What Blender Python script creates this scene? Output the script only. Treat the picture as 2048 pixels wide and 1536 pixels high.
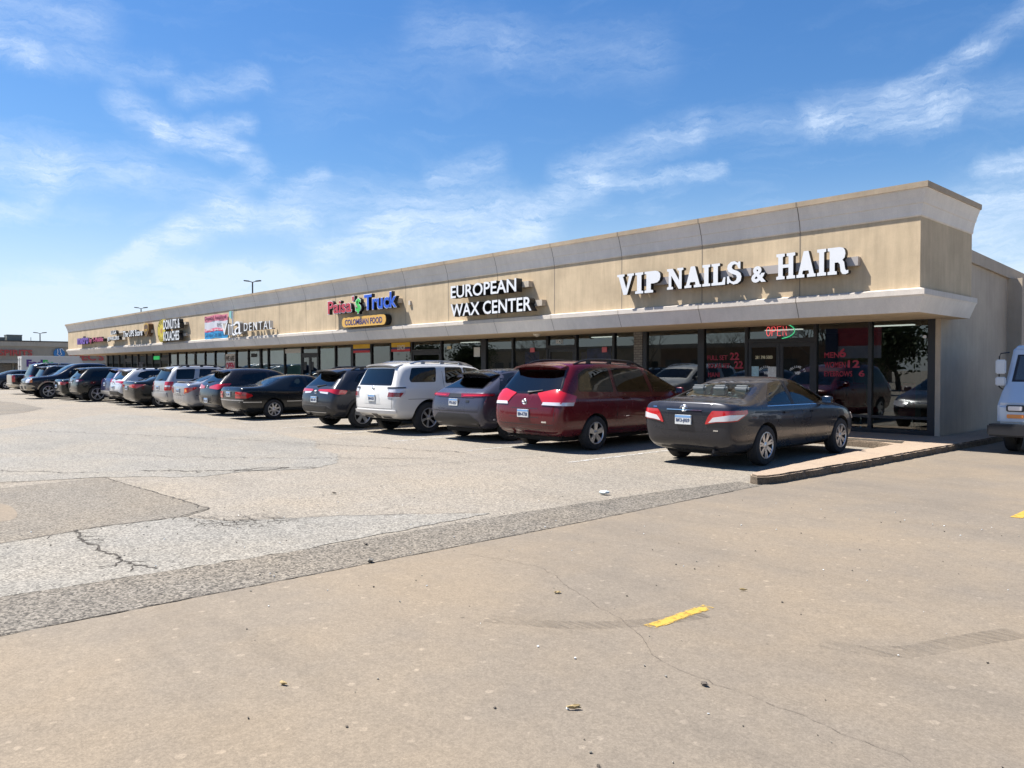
import bpy, bmesh, math, random
from mathutils import Vector, Matrix
from mathutils.bvhtree import BVHTree
from mathutils.geometry import delaunay_2d_cdt
random.seed(7)
for o in list(bpy.data.objects): bpy.data.objects.remove(o)
SC = bpy.context.scene
COL = SC.collection
R = math.radians
# ------------------------------------------------------------------ camera
cam = bpy.data.cameras.new('camera'); camo = bpy.data.objects.new('camera', cam); COL.objects.link(camo)
fw = Vector((-0.73340097, 0.67951651, -0.01950214)); ri = Vector((0.67964576, 0.73354048, 0)); up = ri.cross(fw)
M3 = Matrix((ri, up, -fw)).transposed()
camo.matrix_world = Matrix.Translation((0, 0, 1.6)) @ M3.to_4x4()
cam.sensor_width = 36; cam.lens = 36 * 1538 / 2048; cam.clip_start = .05; cam.clip_end = 4000
SC.camera = camo
# ------------------------------------------------------------------ light
SUN = Vector((-.50, -.31, 1)).normalized()
sl = bpy.data.lights.new('sun', 'SUN'); so = bpy.data.objects.new('sun', sl); COL.objects.link(so)
sl.energy = 5.0; sl.angle = R(.53); sl.color = (1, .955, .89)
so.rotation_euler = (-SUN).to_track_quat('-Z', 'Y').to_euler()
so.location = (0, -20, 40)
SC.view_settings.view_transform = 'Standard'; SC.view_settings.look = 'None'
SC.view_settings.exposure = 1.2; SC.view_settings.gamma = 1
W = bpy.data.worlds.new('World'); SC.world = W; W.use_nodes = True
nt = W.node_tree; nt.nodes.clear()
class NG:
    """tiny node helper"""
    def __init__(s, nt): s.nt = nt
    def n(s, t, **k):
        nd = s.nt.nodes.new(t)
        for a, b in k.items(): setattr(nd, a, b)
        return nd
    def set(s, sock, v):
        if hasattr(v, 'is_linked') or isinstance(v, bpy.types.NodeSocket): s.nt.links.new(v, sock)
        else: sock.default_value = v
    def m(s, op, a, b=None, c=None, clamp=False):
        nd = s.n('ShaderNodeMath', operation=op); nd.use_clamp = clamp
        for i, v in enumerate((a, b, c)):
            if v is not None: s.set(nd.inputs[i], v)
        return nd.outputs[0]
    def v(s, op, a, b=None, sc=None):
        nd = s.n('ShaderNodeVectorMath', operation=op)
        s.set(nd.inputs[0], a)
        if b is not None: s.set(nd.inputs[1], b)
        if sc is not None: s.set(nd.inputs['Scale'], sc)
        return nd.outputs['Value'] if op in ('DOT_PRODUCT', 'LENGTH') else nd.outputs[0]
    def noise(s, vec, scale, detail=4, rough=.55, dist=0, col=False):
        nd = s.n('ShaderNodeTexNoise'); s.set(nd.inputs['Vector'], vec)
        nd.inputs['Scale'].default_value = scale; nd.inputs['Detail'].default_value = detail
        nd.inputs['Roughness'].default_value = rough; nd.inputs['Distortion'].default_value = dist
        return nd.outputs['Color' if col else 'Fac']
    def mr(s, v, a, b, c=0., d=1., smooth=False):
        nd = s.n('ShaderNodeMapRange'); nd.clamp = True
        if smooth: nd.interpolation_type = 'SMOOTHSTEP'
        s.set(nd.inputs[0], v)
        for i, x in enumerate((a, b, c, d)): s.set(nd.inputs[i + 1], x)
        return nd.outputs[0]
    def mix(s, f, a, b, mode='MIX'):
        nd = s.n('ShaderNodeMix', data_type='RGBA', blend_type=mode)
        s.set(nd.inputs[0], f); s.set(nd.inputs[6], a); s.set(nd.inputs[7], b)
        return nd.outputs[2]
def c4(c): return (c[0], c[1], c[2], 1)
g = NG(nt)
sky = g.n('ShaderNodeTexSky', sky_type='NISHITA'); sky.sun_disc = False
sky.sun_elevation = math.asin(SUN.z); sky.sun_rotation = math.atan2(SUN.x, SUN.y)
sky.air_density = 1.25; sky.dust_density = .3; sky.ozone_density = 2.2
tc = g.n('ShaderNodeTexCoord'); dirv = tc.outputs['Generated']
dn = g.v('NORMALIZE', dirv)
sp = g.n('ShaderNodeSeparateXYZ'); nt.links.new(dn, sp.inputs[0])
az = g.m('ARCTAN2', sp.outputs[0], sp.outputs[1]); el = g.m('ARCSINE', sp.outputs[2])
cb = g.n('ShaderNodeCombineXYZ'); nt.links.new(az, cb.inputs[0]); nt.links.new(el, cb.inputs[1])
P0 = cb.outputs[0]
wn = g.noise(P0, 11, 8, .68, .4, True); wv = g.v('SUBTRACT', wn, (.5, .5, .5))
Pw = g.v('ADD', P0, g.v('SCALE', wv, sc=.045))
# cirrus: soft streaks, each a segment (azimuth, elevation) in the sky
WISPS = [(-1.3041,.1077,-1.2676,.1355,.0105,.9),(-1.2676,.1355,-1.2243,.1585,.0129,.8),(-1.2243,.1585,-1.1737,.184,.0152,.8),(-1.1737,.184,-1.0915,.1828,.0164,.7),(-1.2211,.2161,-1.1679,.1885,.0176,.35),(-1.2896,.2982,-1.2451,.2746,.0152,.55),(-1.2451,.2736,-1.1674,.2622,.0117,.8),(-1.2068,.2817,-1.1499,.2929,.0094,.5),(-1.223,.3177,-1.138,.3435,.0117,.45),(-1.4083,.2344,-1.3573,.226,.0176,.6),(-1.3573,.226,-1.2615,.2262,.0199,.55),(-1.4085,.2088,-1.3672,.1983,.0117,.4),(-1.0674,.1486,-.9803,.1748,.0152,.85),(-.9803,.1729,-.8002,.1731,.0269,.8),(-1.0914,.2079,-.839,.2184,.0211,.4),(-1.1152,.2154,-1.067,.2359,.0094,.4),(-1.1502,.2563,-1.1328,.2375,.0117,.3),(-1.1387,.2371,-1.1735,.2085,.0129,.35),(-.8002,.1968,-.7229,.2326,.0176,.6),(-.7229,.2326,-.5607,.2436,.0082,.7),(-.7551,.2483,-.5974,.2912,.0176,.5),(-.9228,.2447,-.8455,.2639,.0129,.4),(-.5852,.2944,-.4448,.2931,.014,.3),(-.4449,.2986,-.3186,.2951,.0199,.5),(-.4448,.2904,-.3183,.2692,.0117,.45),(-.3186,.2899,-.2394,.2869,.0176,.35),(-.3695,.3078,-.2852,.337,.0094,.45),(-.2852,.337,-.2351,.3718,.0117,.4),(-.2745,.2214,-.2333,.2259,.0094,.7),(-.293,.1757,-.2328,.1797,.0257,.7),(-.2829,.1206,-.232,.1062,.0293,.7),(-1.3826,.0692,-1.1159,.0978,.0257,.7),(-1.2464,.1136,-1.0307,.1125,.0117,.5),(-1.4324,.0521,-1.3492,.0773,.0234,.6),(-1.416,.3312,-1.3798,.3264,.0117,.6),(-1.3798,.3264,-1.2445,.3385,.0117,.3),(-1.409,.1647,-1.3744,.1779,.0105,.6),(-1.416,.3664,-1.3217,.3714,.0234,.4),(-.9352,.415,-.8261,.3957,.0234,.2),(-1.0907,.3232,-.9033,.3891,.0293,.12),(-.8235,.3902,-.6474,.3794,.0293,.2)]
mask = None
for (x0, y0, x1, y1, w, s) in WISPS:
    bx, by = x1 - x0, y1 - y0
    pa = g.v('SUBTRACT', Pw, (x0, y0, 0))
    h = g.m('MULTIPLY', g.v('DOT_PRODUCT', pa, (bx, by, 0)), 1 / (bx * bx + by * by), clamp=True)
    d = g.v('LENGTH', g.v('SUBTRACT', pa, g.v('SCALE', (bx, by, 0), sc=h)))
    k = g.mr(d, 0, w * 2.05, s, 0, True)
    mask = k if mask is None else g.m('ADD', mask, k)
mask = g.m('MINIMUM', mask, 1.0)
rot = g.n('ShaderNodeMapping'); nt.links.new(Pw, rot.inputs[0]); rot.inputs['Rotation'].default_value = (0, 0, R(-20)); rot.inputs['Scale'].default_value = (1, 5, 1)
st = g.noise(rot.outputs[0], 12, 10, .7, .55)
st2 = g.noise(rot.outputs[0], 46, 6, .7, .3)
st = g.m('ADD', g.m('MULTIPLY', st, .68), g.m('MULTIPLY', st2, .32))
thin = g.mr(g.noise(rot.outputs[0], 5, 6, .6, 1.2), .48, .78, 0, .3, True)
low = g.mr(el, 0.02, .32, 1, 0)
mk = g.m('ADD', g.m('MULTIPLY', mask, g.mr(st, .36, .62, .15, 1.05)), g.m('MULTIPLY', thin, g.m('ADD', low, .25)))
mk = g.m('ADD', mk, g.mr(el, -.02, .26, .78, 0, True), clamp=True)
hs = g.n('ShaderNodeHueSaturation'); nt.links.new(sky.outputs[0], hs.inputs['Color']); hs.inputs['Saturation'].default_value = 1.3
hs.inputs['Hue'].default_value = .5
skc = g.mix(g.m('MULTIPLY', mk, .8), g.v('MULTIPLY', hs.outputs[0], (.95, 1.03, 1.22)), (6.9, 8.2, 10.0, 1))
bg = g.n('ShaderNodeBackground'); nt.links.new(skc, bg.inputs[0]); bg.inputs[1].default_value = .05
wo = g.n('ShaderNodeOutputWorld'); nt.links.new(bg.outputs[0], wo.inputs[0])
W.cycles.sampling_method = 'MANUAL'; W.cycles.sample_map_resolution = 256
# ------------------------------------------------------------------ materials
MATS = {}
def mat(name, col=(.5, .5, .5), rough=.6, metal=0., coat=0., emit=None, es=1., spec=.5, bump=0., bscale=40., var=0., vscale=3., alpha=None):
    if name in MATS: return MATS[name]
    m = bpy.data.materials.new(name); m.use_nodes = True; MATS[name] = m
    t = m.node_tree; q = NG(t); b = t.nodes['Principled BSDF']
    b.inputs['Base Color'].default_value = c4(col); b.inputs['Roughness'].default_value = rough
    b.inputs['Metallic'].default_value = metal; b.inputs['Coat Weight'].default_value = coat
    b.inputs['Coat Roughness'].default_value = .04
    b.inputs['Specular IOR Level'].default_value = spec
    if emit: b.inputs['Emission Color'].default_value = c4(emit); b.inputs['Emission Strength'].default_value = es
    if bump or var:
        tcn = q.n('ShaderNodeTexCoord'); vec = tcn.outputs['Object']
        if bump:
            bn = q.n('ShaderNodeBump'); bn.inputs['Strength'].default_value = bump; bn.inputs['Distance'].default_value = .02
            t.links.new(q.noise(vec, bscale, 4), bn.inputs['Height']); t.links.new(bn.outputs[0], b.inputs['Normal'])
        if var:
            f = q.noise(vec, vscale, 5, .6); f = q.mr(f, .3, .7, 1 - var, 1 + var * .5)
            mx = q.v('SCALE', c4(col)[:3], sc=f); t.links.new(mx, b.inputs['Base Color'])
    return m
def paint(name, col, metal=.35, rough=.32):
    if name in MATS: return MATS[name]
    m = mat(name, col, rough, metal, .75 if max(col) < .15 else 1.0)
    t = m.node_tree; q = NG(t); b = t.nodes['Principled BSDF']
    if max(col) < .15: b.inputs['Specular IOR Level'].default_value = .25; b.inputs['Coat IOR'].default_value = 1.42
    geo = q.n('ShaderNodeNewGeometry')
    tcn = q.n('ShaderNodeTexCoord'); n1 = q.noise(tcn.outputs['Object'], 2.2, 5)
    # road dust: a little rougher and paler low on the body
    s2 = q.n('ShaderNodeSeparateXYZ'); t.links.new(tcn.outputs['Object'], s2.inputs[0])
    dz = q.m('MULTIPLY', q.mr(s2.outputs[2], .75, .2, 0, 1), q.mr(n1, .3, .7, .03, .14))
    t.links.new(q.mix(dz, c4(col), (.14, .12, .1, 1)), b.inputs['Base Color'])
    t.links.new(q.mr(n1, .3, .75, rough - .06, rough + .1), b.inputs['Roughness'])
    t.links.new(q.mr(dz, 0, .14, .03, .25), b.inputs['Coat Roughness'])
    d = q.n('ShaderNodeBsdfDiffuse'); d.inputs[0].default_value = (.025, .025, .027, 1)
    mx = q.n('ShaderNodeMixShader'); t.links.new(geo.outputs['Backfacing'], mx.inputs[0])
    t.links.new(b.outputs[0], mx.inputs[1]); t.links.new(d.outputs[0], mx.inputs[2])
    t.links.new(mx.outputs[0], t.nodes['Material Output'].inputs[0])
    return m
def glass(name, tint, ior=1.5, rough=0.):
    if name in MATS: return MATS[name]
    m = bpy.data.materials.new(name); m.use_nodes = True; MATS[name] = m; t = m.node_tree; t.nodes.clear(); q = NG(t)
    tr = q.n('ShaderNodeBsdfTransparent'); tr.inputs[0].default_value = c4(tint)
    gl = q.n('ShaderNodeBsdfGlossy'); gl.inputs['Roughness'].default_value = rough; gl.inputs[0].default_value = (.95, 1, 1, 1)
    fr = q.n('ShaderNodeFresnel'); fr.inputs[0].default_value = ior
    mx = q.n('ShaderNodeMixShader'); t.links.new(fr.outputs[0], mx.inputs[0]); t.links.new(tr.outputs[0], mx.inputs[1]); t.links.new(gl.outputs[0], mx.inputs[2])
    o = q.n('ShaderNodeOutputMaterial'); t.links.new(mx.outputs[0], o.inputs[0])
    return m
def stucco(name, col, var=.16, bump=.25, streak=.12):
    m = mat(name, col, .88); t = m.node_tree; q = NG(t); b = t.nodes['Principled BSDF']; b.inputs['Specular IOR Level'].default_value = .25
    tcn = q.n('ShaderNodeTexCoord'); v = tcn.outputs['Object']
    f = q.mr(q.noise(v, .9, 6, .62), .3, .7, 1 - var, 1 + var * .4)
    mp = q.n('ShaderNodeMapping'); t.links.new(v, mp.inputs[0]); mp.inputs['Scale'].default_value = (3, 3, .25)
    f2 = q.mr(q.noise(mp.outputs[0], 2.5, 5, .7), .35, .75, 1, 1 - streak)
    f3 = q.mr(q.noise(v, 60, 3), .3, .7, .94, 1.05)
    t.links.new(q.v('SCALE', col, sc=q.m('MULTIPLY', q.m('MULTIPLY', f, f2), f3)), b.inputs['Base Color'])
    bn = q.n('ShaderNodeBump'); bn.inputs['Strength'].default_value = bump; bn.inputs['Distance'].default_value = .012
    t.links.new(q.m('ADD', q.noise(v, 75, 5, .7), q.m('MULTIPLY', q.noise(v, 1.6, 3), 3.2)), bn.inputs['Height']); t.links.new(bn.outputs[0], b.inputs['Normal'])
    return m
BLACK = mat('black_frame', (.012, .012, .014), .45)
DARK = mat('dark_plastic', (.018, .018, .02), .55)
WELL = mat('wheel_well', (.008, .008, .008), .95)
RUB = mat('tyre_rubber', (.02, .02, .021), .85, bump=.3, bscale=120)
CHROME = mat('chrome', (.75, .76, .78), .12, 1)
ALLOY = mat('alloy', (.52, .53, .55), .3, .85)
ALLOYD = mat('alloy_dark', (.06, .06, .065), .35, .6)
RED = mat('red_lens', (.42, .008, .012), .12, 0, 1.0)
REDD = mat('dark_red_lens', (.16, .006, .01), .12, 0, 1.0)
CLR = mat('clear_lens', (.62, .6, .62), .15, .2, 1.0)
AMB = mat('amber_lens', (.8, .22, .02), .2, 0, 1.0)
WHITEP = mat('plate_white', (.55, .56, .55), .45)
PLTXT = mat('plate_text', (.03, .05, .12), .5)
PLBLUE = mat('plate_blue', (.14, .28, .5), .5)
SEATM = mat('seat_fabric', (.19, .2, .2), .85)
SEATD = mat('seat_dark', (.03, .03, .032), .8)
FRIT = mat('window_frit', (.006, .006, .007), .08, 0, 0)
WHITE = mat('sign_white', (.66, .67, .68), .4)
SIGNBLK = mat('sign_black', (.012, .012, .012), .5)
# ------------------------------------------------------------------ mesh helpers
class MB:
    def __init__(s): s.v = []; s.f = []; s.mi = []; s.cur = 0
    def quad(s, *p):
        i = len(s.v); s.v += [tuple(x) for x in p]; s.f.append(tuple(range(i, i + len(p)))); s.mi.append(s.cur)
    def box(s, x0, x1, y0, y1, z0, z1):
        i = len(s.v)
        s.v += [(x0, y0, z0), (x1, y0, z0), (x1, y1, z0), (x0, y1, z0), (x0, y0, z1), (x1, y0, z1), (x1, y1, z1), (x0, y1, z1)]
        for f in ((0, 3, 2, 1), (4, 5, 6, 7), (0, 1, 5, 4), (1, 2, 6, 5), (2, 3, 7, 6), (3, 0, 4, 7)):
            s.f.append(tuple(i + k for k in f)); s.mi.append(s.cur)
    def obox(s, M, sx, sy, sz):
        i = len(s.v)
        for z in (-1, 1):
            for (x, y) in ((-1, -1), (1, -1), (1, 1), (-1, 1)): s.v.append(tuple(M @ Vector((x * sx / 2, y * sy / 2, z * sz / 2))))
        for f in ((0, 3, 2, 1), (4, 5, 6, 7), (0, 1, 5, 4), (1, 2, 6, 5), (2, 3, 7, 6), (3, 0, 4, 7)):
            s.f.append(tuple(i + k for k in f)); s.mi.append(s.cur)
    def prism(s, pts, a, b, axis='y'):
        n = len(pts); i = len(s.v)
        for t in (a, b):
            for (p, q) in pts:
                s.v.append({'y': (p, t, q), 'x': (t, p, q), 'z': (p, q, t)}[axis])
        s.f.append(tuple(range(i, i + n))); s.f.append(tuple(range(i + 2 * n - 1, i + n - 1, -1)))
        for k in range(n): s.f.append((i + k, i + (k + 1) % n, i + n + (k + 1) % n, i + n + k))
        s.mi += [s.cur] * (n + 2)
    def tube(s, path, r, n=8, cap=True, closed=False):
        path = [Vector(p) for p in path]; i = len(s.v); L = len(path)
        for k, p in enumerate(path):
            if closed: d = path[(k + 1) % L] - path[k - 1]
            else: d = path[min(k + 1, L - 1)] - path[max(k - 1, 0)]
            d.normalize(); a = d.orthogonal().normalized() if abs(d.z) > .9 else d.cross(Vector((0, 0, 1))).normalized(); b = d.cross(a)
            rr = r[k] if isinstance(r, (list, tuple)) else r
            for j in range(n):
                t = 2 * math.pi * j / n; s.v.append(tuple(p + a * rr * math.cos(t) + b * rr * math.sin(t)))
        for k in range(L if closed else L - 1):
            for j in range(n):
                k2 = (k + 1) % L
                s.f.append((i + k * n + j, i + k * n + (j + 1) % n, i + k2 * n + (j + 1) % n, i + k2 * n + j)); s.mi.append(s.cur)
        if cap and not closed:
            s.f.append(tuple(i + j for j in range(n))); s.f.append(tuple(i + (L - 1) * n + j for j in range(n - 1, -1, -1))); s.mi += [s.cur] * 2
    def lathe(s, prof, n=32, axis='y', c=(0, 0, 0)):
        i = len(s.v); m = len(prof)
        for k in range(n):
            t = 2 * math.pi * k / n
            for (r, h) in prof:
                if axis == 'y': s.v.append((c[0] + r * math.cos(t), c[1] + h, c[2] + r * math.sin(t)))
                else: s.v.append((c[0] + r * math.cos(t), c[1] + r * math.sin(t), c[2] + h))
        for k in range(n):
            for j in range(m - 1):
                a, b = i + k * m, i + ((k + 1) % n) * m
                s.f.append((a + j, b + j, b + j + 1, a + j + 1)); s.mi.append(s.cur)
    def build(s, name, mats, parent=None, smooth=None, bevel=0, fix=True, **tg):
        me = bpy.data.meshes.new(name); me.from_pydata(s.v, [], s.f)
        if not isinstance(mats, (list, tuple)): mats = [mats]
        for m in mats: me.materials.append(m)
        if len(mats) > 1: me.polygons.foreach_set('material_index', s.mi)
        if fix or bevel:
            bm = bmesh.new(); bm.from_mesh(me)
            if fix: bmesh.ops.recalc_face_normals(bm, faces=bm.faces)
            if bevel:
                bmesh.ops.remove_doubles(bm, verts=bm.verts, dist=1e-5)
                bmesh.ops.bevel(bm, geom=[e for e in bm.edges if len(e.link_faces) == 2 and e.calc_face_angle(0) > .5], offset=bevel, segments=2, affect='EDGES', clamp_overlap=True)
            bm.to_mesh(me); bm.free()
        if smooth is not None:
            me.polygons.foreach_set('use_smooth', [True] * len(me.polygons)); me.set_sharp_from_angle(angle=R(smooth))
        return link(name, me, parent, **tg)
def link(name, me, parent=None, **tg):
    o = bpy.data.objects.new(name, me); COL.objects.link(o)
    if parent is not None: o.parent = parent
    for k, v in tg.items(): o[k] = v
    return o
def empty(name, label, cat, loc=(0, 0, 0), rz=0, group=None):
    o = bpy.data.objects.new(name, None); COL.objects.link(o); o.location = loc; o.rotation_euler = (0, 0, rz); o.empty_display_size = .2
    o['label'] = label; o['category'] = cat
    if group: o['group'] = group
    return o
def copy_tree(o, parent=None):
    c = o.copy(); COL.objects.link(c)
    if parent is not None: c.parent = parent
    for ch in [x for x in COL.objects if x.parent == o]: copy_tree(ch, c)
    return c
def text_mesh(txt, width=None, height=1., depth=.02, bold=0., shear=0., spacing=1., align='LEFT'):
    """returns mesh in XZ plane facing -Y, x from 0..width, z from 0..height (cap height)"""
    cu = bpy.data.curves.new('t', 'FONT'); cu.body = txt; cu.size = 1; cu.extrude = depth / 2; cu.offset = bold; cu.shear = shear
    cu.space_character = spacing; cu.resolution_u = 3; cu.align_x = align
    ob = bpy.data.objects.new('t', cu); COL.objects.link(ob); dg = bpy.context.evaluated_depsgraph_get()
    me = bpy.data.meshes.new_from_object(ob.evaluated_get(dg)); bpy.data.objects.remove(ob)
    xs = [v.co.x for v in me.vertices]; ys = [v.co.y for v in me.vertices]
    x0, x1, y0, y1 = min(xs), max(xs), min(ys), max(ys)
    sx = (width / (x1 - x0)) if width else height / (y1 - y0)
    sy = height / (y1 - y0)
    for v in me.vertices: v.co = Vector(((v.co.x - x0) * sx, -v.co.z, (v.co.y - y0) * sy))
    return me
def text(name, txt, x, y, z, w, h, depth, m, parent=None, rz=0, side=None, **k):
    tg = {a: k.pop(a) for a in ('label', 'category', 'group') if a in k}
    me = text_mesh(txt, w, h, depth, **k); me.materials.append(m)
    if side:
        me.materials.append(side)
        for p in me.polygons:
            if p.normal.y > -.7: p.material_index = 1
    o = link(name, me, parent, **tg); o.location = (x, y, z); o.rotation_euler = (0, 0, rz)
    return o
exec_parts = []
# ------------------------------------------------------------------ ground
def ground_mat(name, base, dark, light, agg=1., joints=False):
    m = mat(name, base, .9); t = m.node_tree; q = NG(t); b = t.nodes['Principled BSDF']; b.inputs['Specular IOR Level'].default_value = .3
    tcn = q.n('ShaderNodeTexCoord'); v = tcn.outputs['Object']
    big = q.mr(q.noise(v, .16, 6, .6, .4), .32, .68)
    col = q.mix(big, c4(dark), c4(light))
    mid = q.mr(q.noise(v, 1.1, 6, .65), .38, .7)
    col = q.mix(q.m('MULTIPLY', mid, .45), col, c4(base))
    # stretched traffic stains
    mp = q.n('ShaderNodeMapping'); t.links.new(v, mp.inputs[0]); mp.inputs['Rotation'].default_value = (0, 0, R(8)); mp.inputs['Scale'].default_value = (.3, 2.2, 1)
    st = q.mr(q.noise(mp.outputs[0], .9, 5, .6), .5, .75)
    col = q.mix(q.m('MULTIPLY', st, .42), col, c4([x * .62 for x in base]))
    mot = q.mr(q.noise(v, 3.2, 7, .7, .6), .36, .66)
    col = q.mix(q.m('MULTIPLY', mot, .42), col, c4(dark))
    pin = q.mr(q.noise(v, .5, 4, .6), .42, .66, 0, .6)
    col = q.mix(pin, col, c4([light[0] * 1.03, light[1] * .97, light[2] * .88]))
    # aggregate speckle
    vo = q.n('ShaderNodeTexVoronoi'); t.links.new(v, vo.inputs['Vector']); vo.inputs['Scale'].default_value = 62 if agg > .5 else 120
    sx = q.n('ShaderNodeSeparateColor'); t.links.new(vo.outputs['Color'], sx.inputs[0])
    spk = q.mr(sx.outputs[0], 0, 1, 1 - .5 * agg, 1 + .42 * agg)
    fine = q.mr(q.noise(v, 190, 3, .7), .3, .7, 1 - .34 * max(agg, .5), 1 + .28 * max(agg, .5))
    patch = q.mr(q.noise(v, 14, 5, .7), .3, .7, .9, 1.08)
    k = q.m('MULTIPLY', q.m('MULTIPLY', spk, fine), patch)
    grain = q.mr(q.noise(v, 48, 4, .75), .32, .68, .86, 1.13); k = q.m('MULTIPLY', k, grain)
    v4 = q.n('ShaderNodeTexVoronoi'); t.links.new(v, v4.inputs['Vector']); v4.inputs['Scale'].default_value = 13
    s5 = q.n('ShaderNodeSeparateColor'); t.links.new(v4.outputs['Color'], s5.inputs[0])
    chip = q.mr(q.m('SUBTRACT', q.m('ADD', v4.outputs['Distance'], q.m('MULTIPLY', q.m('SUBTRACT', q.noise(v, 90, 3), .5), .25)), q.m('MULTIPLY', q.m('POWER', s5.outputs[0], 5), .30)), -.03, .03, 1.28, 1)
    k = q.m('MULTIPLY', k, chip)
    # small dark spots (gum, oil)
    v2 = q.n('ShaderNodeTexVoronoi'); t.links.new(v, v2.inputs['Vector']); v2.inputs['Scale'].default_value = 1.9
    s3 = q.n('ShaderNodeSeparateColor'); t.links.new(v2.outputs['Color'], s3.inputs[0])
    rad = q.m('MULTIPLY', q.m('POWER', s3.outputs[1], 6), .07)
    wob = q.m('ADD', v2.outputs['Distance'], q.m('MULTIPLY', q.m('SUBTRACT', q.noise(v, 25, 3), .5), .06))
    spot = q.mr(q.m('SUBTRACT', wob, rad), -.012, .012, .5, 1)
    k = q.m('MULTIPLY', k, spot)
    # fine wandering cracks
    v3 = q.n('ShaderNodeTexVoronoi', feature='DISTANCE_TO_EDGE'); wv = q.v('ADD', v, q.v('SCALE', q.v('SUBTRACT', q.noise(v, 1.3, 6, .65, 0, True), (.5, .5, .5)), sc=1.6))
    t.links.new(wv, v3.inputs['Vector']); v3.inputs['Scale'].default_value = .17
    ck = q.mr(v3.outputs['Distance'], .0003, .0013, 0, 1)
    ck = q.m('MAXIMUM', ck, q.mr(q.noise(v, .35, 3), .5, .56, 0, 1))
    k = q.m('MULTIPLY', k, q.mr(ck, 0, 1, .62 if agg > .5 else .85, 1))
    if joints:
        s4 = q.n('ShaderNodeSeparateXYZ'); t.links.new(v, s4.inputs[0])
    t.links.new(q.v('SCALE', col, sc=k), b.inputs['Base Color'])
    bn = q.n('ShaderNodeBump'); bn.inputs['Strength'].default_value = .35 * agg + .08; bn.inputs['Distance'].default_value = .01
    t.links.new(q.m('ADD', sx.outputs[0], q.m('MULTIPLY', q.noise(v, 190, 3), .7)), bn.inputs['Height']); t.links.new(bn.outputs[0], b.inputs['Normal'])
    return m
ASPH = ground_mat('old_asphalt', (.226, .201, .165), (.2, .177, .144), (.252, .225, .187), .85)
ASPG = ground_mat('grey_asphalt', (.216, .203, .178), (.194, .182, .158), (.238, .224, .198), .95)
ASPD = ground_mat('dark_asphalt', (.168, .148, .121), (.148, .131, .107), (.19, .169, .139), 1.0)
ASPS = ground_mat('seam_asphalt', (.154, .136, .112), (.131, .116, .096), (.182, .162, .134), 1.35)
CONC = ground_mat('drive_concrete', (.176, .148, .116), (.142, .120, .096), (.218, .18, .134), .2)
WALK = ground_mat('walk_concrete', (0.305, 0.233, 0.171), (0.272, 0.207, 0.150), (0.337, 0.264, 0.199), .2)
def sheet(name, pts, z, m, kind='structure', wob=0., **k):
    """flat polygon; wob > 0 roughens its outline"""
    out = []
    n = len(pts)
    for i in range(n):
        a, b = Vector(pts[i]), Vector(pts[(i + 1) % n]); L = (b - a).length
        st = max(1, int(L / .12)) if wob and L < 60 else 1
        nn = Vector((-(b - a).y, (b - a).x)).normalized() if L > 0 else Vector((0, 0))
        for j in range(st):
            p = a.lerp(b, j / st)
            if wob and j: p = p + nn * (random.uniform(-1, 1) * wob)
            out.append((p.x, p.y))
    mb = MB(); mb.quad(*[(x, y, z) for x, y in out])
    o = mb.build(name, m, fix=False, **k)
    if o.data.polygons[0].normal.z < 0: o.data.flip_normals()
    if kind: o['kind'] = kind
    return o
sheet('ground', [(-900, -700), (700, -700), (700, 900), (-900, 900)], 0, ASPH)
sheet('concrete_drive', [(-5.62, -40), (-5.42, 2), (-5.36, 6), (-5.38, 9.6), (-5.45, 9.9), (-5.3, 19), (-5.3, 80), (60, 80), (60, -40)], .004, CONC, wob=.012)
sheet('asphalt_patch', [(-6.6, -12), (-6.36, 1.0), (-6.22, 3.2), (-6.2, 5.6), (-6.02, 8.2), (-5.8, 9.75), (-5.38, 9.66), (-5.362, 6), (-5.422, 2), (-5.57, -12)], .0045, ASPS, wob=.012)
sheet('asphalt_patch', [(-8.9, -6), (-8.3, 1.3), (-8.52, 2.2), (-8.45, 3.03), (-7.9, 3.3), (-7.4, 4.3), (-6.4, 5.6), (-6.222, 3.2), (-6.362, 1.0), (-6.5, -6)], .0048, ASPG, wob=.03)
sheet('asphalt_patch', [(-13.2, -3), (-12.2, 2), (-12.4, 3.26), (-8.77, 3.42), (-8.47, 3.0), (-8.54, 2.2), (-8.32, 1.3), (-8.6, -3)], .0042, ASPD, wob=.02)
sheet('asphalt_patch', [(-14.0, -4), (-24, 3.8), (-30, 8.0), (-27.6, 8.7), (-24.5, 8.8), (-21, 8.2), (-18.6, 8.7), (-15.5, 8.4), (-14, 7.6), (-12.8, 7.4), (-11.6, 6.7), (-11.2, 6.0), (-11.6, 5.2), (-11.5, 4.3), (-12.42, 3.28), (-13.2, 1.0)], .0038, ASPG, wob=.05)
sheet('asphalt_patch', [(-60, 2), (-61, 5), (-57, 7.2), (-50, 6.6), (-43, 7.5), (-36, 7.3), (-33, 6.1), (-31, 4.6), (-33.5, 3.3), (-38, 1.8), (-47, 2.6)], .0036, ASPD, wob=.05)
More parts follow.
